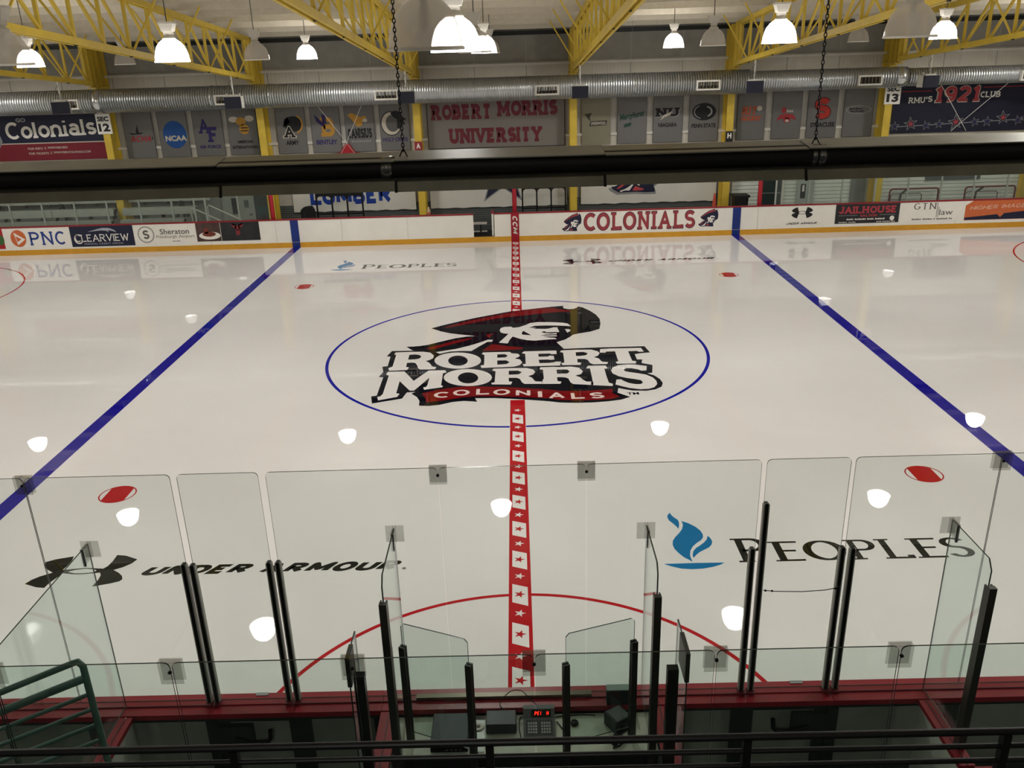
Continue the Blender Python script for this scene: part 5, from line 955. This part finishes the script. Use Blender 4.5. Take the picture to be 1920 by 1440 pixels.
# aluminium posts
def post(x, ztop, label, y=YG0, w_=.03, d=.05):
    t = empty('support_post', (x, y-.05, ZC+.03), label, 'post', 'black glass posts by the penalty doors')
    MB().box(x-w_/2, x+w_/2, y-.062, y-.012, ZC+.031, ztop).build('post_body', POST, t)
    MB().box(x+w_/2, x+w_/2+.012, y-.058, y-.016, ZC+.031, ztop-.01).build('post_flange', POSTL, t); MB().box(x-w_/2-.012, x-w_/2, y-.058, y-.016, ZC+.031, ztop-.01).build('post_flange', POSTL, t)  # pale flange colour stands in for ice light on the post sides
    MB().box(x-.032, x+.032, y-.1, y-.012, ZC+.014, ZC+.03).build('base_plate', RCAP2, t)
for x, z, lb in ((-2.95, 2.63, 'outer post of the left penalty door'), (-2.875, 2.62, 'hinge post of the left penalty door'), (-2.19, 2.63, 'latch post of the left penalty door'), (-2.11, 2.63, 'post between the left penalty door and the desk glass'), (2.09, 2.65, 'post between the desk glass and the right penalty door'), (2.885, 2.64, 'latch post of the right penalty door'), (2.975, 2.63, 'outer post of the right penalty door'), (2.18, 3.10, 'tallest post, at the hinge side of the right penalty door')):
    post(x, z, 'black aluminium glass post, '+lb)
t = empty('door_cord', (2.53, -.2, 2.2), 'thin cord tied between the two posts of the right penalty door', 'cord')
MB().path([(2.2, -.2, 2.25), (2.3, -.2, 2.235), (2.55, -.2, 2.225), (2.75, -.2, 2.235), (2.87, -.2, 2.26)], .004, 5).build('cord', BLACKM, t)
for x, z in ((2.22, 2.245), (2.28, 2.24), (2.84, 2.25), (2.87, 2.265)): MB().lathe([(0, -.014), (.014, 0), (0, .014)], (x, -.2, z), 8).build('knot', BLACKM, t)
# sill in front of the desk
tag(MB().box(-.98, .68, -.172, -.115, ZC+.016, ZC+.04).build('desk_sill', mat('sill_bronze', '#6a6152', .35, .5)), 'bronze metal sill along the cap in front of the scoring desk', 'sill')
# dividers running back from the glass
def divider(x, yb, zt_, label, cap_to, s, ztop_post=2.66):
    t = empty('divider_glass', (x, yb/2, ZC), label, 'glass pane', 'divider panes'); y0 = -.16; th = .012
    P = [(y0, G0), (y0, zt_), (yb+.06, zt_), (yb, zt_-.08), (yb, G0)]; n = len(P)
    V = [(x-th/2, p[0], p[1]) for p in P]+[(x+th/2, p[0], p[1]) for p in P]
    MB().add(V, [tuple(range(n)), tuple(range(n, 2*n))[::-1]]).build('pane', DG, t); MB().add(V, [(j, (j+1) % n, n+(j+1) % n, n+j) for j in range(n)]).build('pane_edge', NE, t)
    g = empty('glass_clip', (0, 0, 0)); g.parent = t; g.location = Vector((x, -.15, zt_))-world_loc(t)
    MB().box(x-.08, x+.08, -.135, -.128, zt_-.15, zt_+.01).build('clip_plate', CLIP, g); MB().box(x-.014, x-.008, -.27, -.13, zt_-.14, zt_+.01).build('clip_plate', CLIP, g); MB().box(x+.008, x+.014, -.27, -.13, zt_-.14, zt_+.01).build('clip_plate', CLIP, g); MB().box(x-.01, x+.01, -.275, -.262, zt_-.16, zt_+.005).build('clip_bar', FRAME, g)
    return t
def back_post(x, y, z1_, label, w_=.06, m=None):
    o = MB().box(x-w_/2, x+w_/2, y-.055, y-.008, .05, z1_); o.box(x-w_/2, x-w_/2+.014, y-.008, y+.03, .05, z1_-.01); o.box(x+w_/2-.014, x+w_/2, y-.008, y+.03, .05, z1_-.01)
    return tag(o.build('divider_post', m or POSTD), label, 'post', 'divider posts')
divider(3.80, -.83, 2.90, 'divider glass closing the right penalty box', -1.1, 1); back_post(3.80, -.85, 2.70, 'bronze post at the back edge of the right penalty box divider')
divider(1.15, -.80, 2.92, 'divider glass between the scoring desk and the right penalty box', -1, 1); back_post(1.15, -.80, 2.66, 'bronze post on the right side of the scoring desk')
divider(-1.05, -.93, 2.95, 'divider glass between the scoring desk and the left penalty box', -1, -1); back_post(-1.05, -.93, 2.74, 'bronze post on the left side of the scoring desk')
divider(-3.75, -1.72, 2.87, 'long divider glass closing the left penalty box', -1.6, -1)
# partition walls with red caps
def partition(x, y1, label, w_=.13, x2=None):
    t = empty('partition_wall', (x, (y1-.29)/2, -.04), label, 'partition', 'low partition walls with red caps')
    x2 = x if x2 is None else x2
    def sl(dx0, dx1, z0, z1_, m, nm, e=0):
        MB().add([(x+dx0,-.292,z0),(x+dx1,-.292,z0),(x2+dx1,y1-e,z0),(x2+dx0,y1-e,z0),(x+dx0,-.292,z1_),(x+dx1,-.292,z1_),(x2+dx1,y1-e,z1_),(x2+dx0,y1-e,z1_)], [(0,1,2,3),(7,6,5,4),(4,5,1,0),(5,6,2,1),(6,7,3,2),(7,4,0,3)]).build(nm, m, t)
    sl(-w_/2+.02, w_/2-.02, -.04, 1.02, mat('partition_white', '#c6c8bf', .5), 'panel'); sl(-w_/2, w_/2, 1.02, 1.066, RCAP, 'cap_rail'); sl(-.008, .008, 1.066, 1.072, RCAP2, 'cap_groove')
    return t
partition(3.77, -1.08, 'low partition with a red cap closing the right penalty box'); partition(-3.70, -1.6, 'low partition with a red cap closing the left penalty box')
partition(-1.22, -1.15, 'low partition with a red cap left of the scoring desk', .16); partition(1.30, -1.15, 'low partition with a red cap right of the scoring desk', .14)
tag(MB().box(3.82, 3.98, -1.12, -1.085, .98, 1.06).build('cap_bracket', RCAP), 'small red bracket at the back end of the right partition cap', 'bracket')
# angled service windows behind the desk
def angled(a, b, za, zp, label, lbp):
    t = empty('service_window', ((a[0]+b[0])/2, (a[1]+b[1])/2, 1.08), label, 'glass pane', 'angled service windows'); d = Vector((b[0]-a[0], b[1]-a[1], 0)).normalized(); n = Vector((-d.y, d.x, 0))*.006
    A = Vector((a[0], a[1], 0)); B = Vector((b[0], b[1], 0)); r = .03
    pts = [A+Vector((0, 0, 1.14)), A+Vector((0, 0, za-r)), A+d*r+Vector((0, 0, za)), B-d*r+Vector((0, 0, za)), B+Vector((0, 0, za-r)), B+Vector((0, 0, 1.14))]; k = len(pts)
    V = [p-n for p in pts]+[p+n for p in pts]
    MB().add(V, [tuple(range(k)), tuple(range(k, 2*k))[::-1]]).build('pane', DG, t); MB().add(V, [(j, (j+1) % k, k+(j+1) % k, k+j) for j in range(k)]).build('pane_edge', NE, t)
    for (p, z, w_, lb) in ((A, zp[0], .07, lbp[0]), (B, zp[1], .065, lbp[1])):
        m = MB(); q = p-d*.0; s = n.normalized()*w_/2; e = d*.03
        m.bar(p-s*.8-n, p-s*.8-n+Vector((0, 0, z)), .05, .02); m.v = []; m.f = []; m.m = []; m.sm = []
        zf = 1.001 if p is A else -.03
        for off in (-1, 1): m.bar(p+n*off*2.6+Vector((0, 0, zf)), p+n*off*2.6+Vector((0, 0, z)), .055, .018, up=n)
        tag(m.build('window_post', POSTD), lb, 'post', 'service window posts')
angled((-.985, -.62), (-.405, -.86), 2.30, (2.06, 2.05), 'angled glass window left of the scoring console', ('dark channel post at the wall end of the left service window', 'dark channel post at the free end of the left service window'))
angled((1.0, -.62), (.405, -.82), 2.30, (2.06, 2.0), 'angled glass window right of the scoring console', ('dark channel post at the wall end of the right service window', 'dark channel post at the free end of the right service window'))
def side_pane(x, y0, y1, z, label, lp, xp):
    t = empty('corner_shield', (x, (y0+y1)/2, .9), label, 'glass pane', 'short side panes'); V = [(x-.006, y0, .9), (x-.006, y0, z), (x-.006, y1, z), (x-.006, y1, .9)]; V += [(p[0]+.012, p[1], p[2]) for p in V]
    MB().add(V, [(0, 1, 2, 3), (7, 6, 5, 4)]).build('pane', DG, t); MB().add(V, [(0, 4, 5, 1), (1, 5, 6, 2), (2, 6, 7, 3), (3, 7, 4, 0)]).build('pane_edge', FRAME, t)
    MB().box(x-.018, x+.018, y1-.01, y0-.18, z-.28, z+.004).build('edge_channel', POSTD, t)
    tag(MB().box(xp-.045, xp+.045, -1.0, -.93, .0, 2.06).build('side_post', POST), lp, 'post')
side_pane(-1.38, -.62, -.98, 2.23, 'short side pane left of the scoring box', 'square black post beside the left side pane', -1.30); side_pane(1.37, -.60, -1.05, 2.26, 'short side pane right of the scoring box', 'square black post beside the right side pane', 1.27)
# ------------------------------------------------------------------ scoring desk and what stands on it
ZD_ = 1.0
dk = empty('scoring_desk', (0, -.53, -.03), 'pale worn scoring desk behind the near boards', 'desk')
MB().box(-1.13, 1.22, -.765, -.295, ZD_-.04, ZD_).build('desk_top', mat('desk_laminate', '#b4b8a6', .5, var=.12, scale=5), dk); MB().box(-1.10, 1.2, -.36, -.31, -.03, ZD_-.04).build('front_panel', DARKG, dk)
for x in (-1.08, 1.17): MB().box(x-.03, x+.03, -.74, -.4, -.03, ZD_-.04).build('side_panel', DARKG, dk)
DEV = mat('device_black', '#20262a', .45, var=.1); DEV2 = mat('device_grey', '#4a4c4a', .5, var=.08)
tag(MB().box(-.455, -.325, -.75, -.30, ZD_, ZD_+.006).build('steel_plate', mat('plate_grey', '#8b8f8a', .4, .4)), 'bare metal plate set in the scoring desk under the tape disc', 'plate')
t = empty('receiver', (-.63, -.57, ZD_), 'wide flat black audio receiver on the left of the desk', 'device')
bevel(MB().box(-.795, -.465, -.755, -.385, ZD_+.012, ZD_+.12).build('case', DEV, t), .008); MB().box(-.795, -.465, -.76, -.755, ZD_+.02, ZD_+.11).build('front', BLACKM, t)
for i in range(4): MB().box(-.66+i*.04, -.64+i*.04, -.764, -.76, ZD_+.04, ZD_+.05).build('button', STEEL, t)
for x in (-.76, -.50):
    for y in (-.71, -.43): MB().lathe([(0, 0), (.02, 0), (.02, .012), (0, .012)], (x, y, ZD_), 8).build('foot', BLACKM, t)
t = empty('tape_roll', (-.385, -.45, ZD_+.006), 'white tape disc lying beside the receiver', 'tape roll')
MB().lathe([(.016, 0), (.05, 0), (.053, .005), (.05, .01), (.016, .01), (.016, 0)], (-.385, -.45, ZD_+.006), 24).build('disc', PW, t); MB().lathe([(0, .0), (.018, .0), (.018, .012), (0, .012)], (-.385, -.45, ZD_+.0065), 12).build('hub', PGREY, t)
t = empty('amplifier', (-.17, -.46, ZD_), 'black box amplifier in the middle of the desk', 'device')
bevel(MB().box(-.31, -.035, -.55, -.36, ZD_+.012, ZD_+.12).build('case', DEV, t), .008)
for x in (-.28, -.07):
    for y in (-.52, -.39): MB().lathe([(0, 0), (.015, 0), (.015, .012), (0, .012)], (x, y, ZD_), 8).build('foot', BLACKM, t)
# console: slanted body with display and two keypads
t = empty('scoreboard_console', (.175, -.45, ZD_), 'grey scoreboard console with a red display and two keypads', 'console')
x0, x1 = .03, .32
KA, KB, KC = Vector((0, -.62, ZD_+.035)), Vector((0, -.43, ZD_+.075)), Vector((0, -.36, ZD_+.125))
prof = [(-.62, ZD_), (-.62, KA.z), (-.43, KB.z), (-.36, KC.z), (-.31, KC.z), (-.31, ZD_)]
MB().prism(prof, 'x', x0, x1).build('case', DEV2, t)
def onp(a, b, u, v, h): p = a.lerp(b, v); n = Vector((0, -(b.z-a.z), b.y-a.y)).normalized(); p = p+n*h; return (x0+(x1-x0)*u, p.y, p.z)
def onq(a, b, u0, u1, v0, v1, m, nm, h=.002): return MB().add([onp(a, b, u0, v0, h), onp(a, b, u1, v0, h), onp(a, b, u1, v1, h), onp(a, b, u0, v1, h)], [(0, 1, 2, 3)]).build(nm, m, t)
onq(KA, KB, .08, .92, .1, .94, mat('key_deck', '#26292a', .5), 'key_deck')
KEY = mat('key_grey', '#8d908b', .5)
for kx in (.14, .56):
    for i in range(4):
        for j in range(4): onq(KA, KB, kx+i*.078, kx+i*.078+.056, .2+j*.16, .31+j*.16, KEY, 'key', .004)
onq(KB, KC, .25, .88, .12, .9, BLACKM, 'display')
LED = mat('led_red', '#ff2a18', .4, emit='#ff2010', es=5)
for ch, a_, b_ in (('P', .36, .43), ('E', .45, .51), ('I', .55, .57), ('H', .74, .81)):
    m_ = MB()
    for P in fit(strokes(ch, .14, 0, .16, .2), a_, b_, .34, .7): m_.add([onp(KB, KC, p[0], p[1], .004+.0004*(p[2] if len(p) > 2 else 0)) for p in P], [tuple(range(len(P)))])
    m_.build('display_digit', LED, t)
# screen on the cap, speaker box, headset
t = empty('cap_monitor', (.92, -.22, ZC+.002), 'small black screen box standing on the red cap', 'monitor')
MB().add([(.81,-.28,ZC+.002),(1.03,-.28,ZC+.002),(1.03,-.20,ZC+.002),(.81,-.20,ZC+.002),(.81,-.265,ZC+.15),(1.03,-.265,ZC+.15),(1.03,-.19,ZC+.15),(.81,-.19,ZC+.15)], [(0,3,2,1),(4,5,6,7),(0,1,5,4),(1,2,6,5),(2,3,7,6),(3,0,4,7)]).build('case', DEV, t)
MB().box(.812, 1.028, -.265, -.185, ZC+.151, ZC+.16).build('top_cover', mat('cover_pale', '#93a09a', .35), t)
t = empty('speaker_box', (.89, -.43, ZD_), 'tilted black speaker box on the right of the desk', 'loudspeaker')
c, s_ = math.cos(R(32)), math.sin(R(32))
def lq(p): return (.89+p[0]*c-p[1]*s_, -.46+p[0]*s_+p[1]*c, ZD_+p[2])
def lb(x0, x1, y0, y1, z0, z1_): return MB().add([lq(p) for p in ((x0,y0,z0),(x1,y0,z0),(x1,y1,z0),(x0,y1,z0),(x0,y0+.02,z1_),(x1,y0+.02,z1_),(x1,y1,z1_),(x0,y1,z1_))], [(0,3,2,1),(4,5,6,7),(0,1,5,4),(1,2,6,5),(2,3,7,6),(3,0,4,7)])
bevel(lb(-.09, .09, -.11, .09, 0, .14).build('cabinet', DEV, t), .012); lb(-.07, .07, -.085, .07, .141, .145).build('top_panel', DEV2, t); lb(-.075, .075, -.116, -.108, .02, .12).build('grille', BLACKM, t)
t = empty('headset', (.87, -.66, ZD_), 'tangled black headset lying behind the speaker box', 'headset')
MB().path([(.87, -.60, ZD_+.03), (.84, -.63, ZD_+.04), (.83, -.68, ZD_+.03), (.85, -.72, ZD_+.02), (.82, -.745, ZD_+.015), (.88, -.73, ZD_+.02), (.92, -.68, ZD_+.03), (.91, -.63, ZD_+.04), (.87, -.60, ZD_+.03)], .011, 6).build('band', BLACKM, t)
for q in ((.84, -.68), (.91, -.66)): MB().lathe([(0, 0), (.028, .0), (.032, .016), (.02, .036), (0, .04)], (q[0], q[1], ZD_), 12).build('ear_cup', BLACKM, t)
t = empty('puck', (.5, -.43, ZD_), 'small round black puck beside the console', 'puck'); MB().lathe([(0, 0), (.035, 0), (.038, .012), (.035, .026), (0, .026)], (.50, -.43, ZD_), 16).build('disc', BLACKM, t)
def cable(pts, label, r=.005):
    P = [Vector(p) for p in pts]; Q = []
    for i in range(len(P)-1):
        a, b, c_, d = P[max(i-1, 0)], P[i], P[i+1], P[min(i+2, len(P)-1)]
        for k in range(6):
            s = k/6; Q.append(.5*((2*b)+(c_-a)*s+(2*a-5*b+4*c_-d)*s*s+(3*b-3*c_+d-a)*s**3))
    Q.append(P[-1]); return tag(MB().path(Q, r, 6).build('cable', BLACKM), label, 'cable', 'cables on the desk')
zc = ZD_+.007
cable([(.17, -.30, zc+.02), (.16, -.30, zc+.10), (.10, -.24, ZC+.05), (.02, -.20, ZC+.12), (-.08, -.20, ZC+.12), (-.17, -.24, ZC+.05), (-.18, -.30, zc+.10), (-.12, -.35, zc+.08)], 'black cable looping up from the console over the red cap')
cable([(.02, -.33, zc), (-.005, -.36, zc), (-.01, -.48, zc), (.005, -.60, zc), (-.03, -.66, zc)], 'black cable lying between the amplifier and the console')
cable([(.33, -.34, zc), (.45, -.325, zc), (.58, -.32, zc), (.70, -.33, zc)], 'thin cable running from the console towards the speaker box')
cable([(.34, -.40, zc), (.39, -.50, zc), (.43, -.58, zc), (.46, -.64, zc), (.42, -.74, zc)], 'black cable running down the desk right of the console')
cable([(-.78, -.34, zc), (-.70, -.32, zc+.01), (-.60, -.325, zc+.02), (-.50, -.32, zc)], 'thin cable behind the flat black receiver')
# ------------------------------------------------------------------ spectator glass, railings and stand
gp = 'spectator glass panes'
LB = ['far left, over the dark stair rail', 'beside the dark stair rail', 'behind the left penalty box', 'behind the left side of the scoring desk', 'behind the scoring console', 'behind the right side of the scoring desk', 'behind the right penalty box', 'past the right penalty box partition', 'far right along the stand']
xs = [-4.72, -3.51, -2.30, -1.08, .13, 1.34, 2.56, 3.77, 4.98]
SP = []
for i, (a, b) in enumerate(zip(xs, xs[1:])):
    SP.append(pane('spectator_glass', a+.008, b-.008, 1.15, 3.045, -2.0, SG, 'greenish spectator glass pane '+LB[i], gp))
for i, x in enumerate(xs[1:-1]): clip(SP[i+1], x, 3.057, -2.0, .155, .17)
tag(MB().box(-22, 22, -2.09, -1.91, -.04, 1.15).build('stand_wall', mat('stand_wall_grey', '#5a5c58', .7)), 'low grey wall under the spectator glass', 'wall')
bxm = mat('box_floor_rubber', '#2a2c2b', .8, var=.1)
tag(MB().box(-22, 22, -1.9, -.30, -.045, -.035).build('rubber_mat', bxm), 'dark rubber matting on the penalty box floor', 'mat')
for x0, x1, lb in ((-3.4, -1.6, 'low bench in the left penalty box'), (1.65, 3.5, 'low bench in the right penalty box')):
    t = empty('penalty_bench', ((x0+x1)/2, -1.6, -.035), lb, 'bench'); MB().box(x0, x1, -1.75, -1.42, .40, .44).build('seat', mat('bench_grey', '#6b6d68', .6), t)
    for x in (x0+.2, x1-.2): MB().box(x-.03, x+.03, -1.7, -1.47, -.035, .40).build('leg', DARKG, t)
# stair rail seen through the glass at the left
y = -1.82; A = at(150, 1238, y=y); B_ = at(-60, 1323, y=y)
t = empty('stair_railing', (A.x-.6, y, -.03), 'dark green metal stair railing with five sloping bars', 'railing')
GR = mat('railing_green', '#3f5f54', .45, .1)
sl = (B_.z-A.z)/(B_.x-A.x); xe = A.x; xl = -4.62
MB().path([(xl, y, A.z+sl*(xl-xe)), (xe-.07, y, A.z+sl*(-.07)+.0), (xe-.02, y, A.z-.012), (xe+.01, y, A.z-.05), (xe+.03, y, -.03)], .024, 10).build('top_rail', GR, t)
for i, (d, r) in enumerate(((.15, .03), (.29, .016), (.42, .016), (.56, .016), (.70, .016))): MB().tube((xl, y, A.z-d+sl*(xl-xe)), (xe+.01, y, A.z-d), r, 8).build('bar', GR, t)
MB().tube((xl, y, A.z+sl*(xl-xe)), (xl, y, -.03), .024, 8).build('newel', GR, t)
# guard rail of the stand, right below the viewer
RY = -3.65; t = empty('guard_rail', (0, RY, 2.75), 'black pipe guard rail along the front of the stand', 'railing')
GRM = mat('guard_black', '#070908', .5, .3, var=.1)
for z, r in ((3.882, .017), (3.80, .0125), (3.717, .0125), (3.60, .0125), (3.45, .0125), (3.25, .0125), (3.05, .0125)):
    MB().tube((-6, RY, z), (6, RY, z), r, 10).build('rail', GRM, t)
for k in range(-5, 6): x = -.09+1.158*k; MB().box(x-.018, x+.018, RY-.018, RY+.018, 2.75, 3.87).build('stanchion', GRM, t)
tag(MB().box(-22, 22, -5.2, -3.55, -.04, 2.75).build('stand_platform', CONC), kind='structure')
for i in range(1, 3): tag(MB().box(-22, 22, -6.1 if i == 1 else -13.0, -5.2-.9*(i-1), -.04, 2.75+1.1*i).build('stand_step', CONC), kind='structure')
# ------------------------------------------------------------------ infrared tube heater hung over the near boards
HY = .55; t = empty('radiant_heater', (0, HY, 5.755), 'long grey radiant tube heater with a black tube hung on chains', 'heater')
HG = mat('heater_reflector', '#85857b', .42, .35, var=.15, scale=3); HI = mat('heater_inner_shade', '#0d0d0c', .7, .1); TUBE = mat('heater_tube', '#0a0a0a', .55)
segs = [(-6.2, -4.3), (-4.29, -2.37), (-2.36, -.905), (-.90, .83), (.835, 2.49), (2.50, 4.4), (4.41, 6.2)]
for i, (a, b) in enumerate(segs):
    dz = .006*(i % 2)
    MB().prism([(HY+.30, 6.055+dz), (HY-.02, 6.015+dz), (HY-.02, 6.005+dz), (HY+.30, 6.045+dz)], 'x', a, b).build('reflector_top', HG, t)
    MB().prism([(HY+.30, 6.045), (HY+.29, 6.04), (HY+.22, 5.88), (HY+.24, 5.88)], 'x', a, b).build('reflector_back', HI, t)  # back plate coloured black for the shade inside the trough
    MB().prism([(HY+.23, 5.885), (HY+.03, 5.845-dz), (HY+.0, 5.765-dz), (HY+.012, 5.765-dz), (HY+.042, 5.84-dz), (HY+.24, 5.875)], 'x', a-.006, b+.006).build('reflector_lip', HG, t)
for a, b in zip(segs, segs[1:]): MB().prism([(HY+.032, 5.852), (HY-.008, 5.755), (HY-.003, 5.755), (HY+.037, 5.852)], 'x', a[1]-.008, a[1]+.014).build('lip_seam', BLACKM, t)
MB().tube((-6.2, HY+.10, 5.95), (6.2, HY+.10, 5.95), .085, 20).build('radiant_tube', TUBE, t)
for x, w_ in ((-.975, .09), (2.56, .04), (2.625, .06)): MB().lathe([(.086, x-w_/2), (.092, x-w_/2), (.092, x+w_/2), (.086, x+w_/2)], (0, HY+.10, 5.95), 20, axis='x').build('tube_clamp', mat('clamp_steel', '#7d7f7e', .25, .9), t)
def chain(x, zb_, label):
    m = MB(); z = zb_; i = 0; y = HY+.12
    while z < zr(y)-.2:
        a = 0 if i % 2 else math.pi/2; rx = .011; rz = .022
        pts = [(x+rx*math.cos(q)*math.cos(a), y+rx*math.cos(q)*math.sin(a), z+rz*math.sin(q)) for q in [2*math.pi*j/8 for j in range(9)]]
        m.path(pts, .0045, 4, False); z += .034; i += 1
    return tag(m.build('hanging_chain', mat('chain_black', '#191917', .5, .5)), label, 'chain', kind=None)
chain(-.835, 6.06, 'dark link chain holding the heater in front of the big clear lamp'); chain(2.58, 6.06, 'dark link chain holding the heater right of the university sign')
for x in (-.835, 2.58):
    for s in (-1, 1): MB().path([(x, HY+.12, 6.10), (x+s*.04, HY+.1, 6.02)], .006, 5).build('chain_hook', BLACKM, t)
t.location.z -= .03
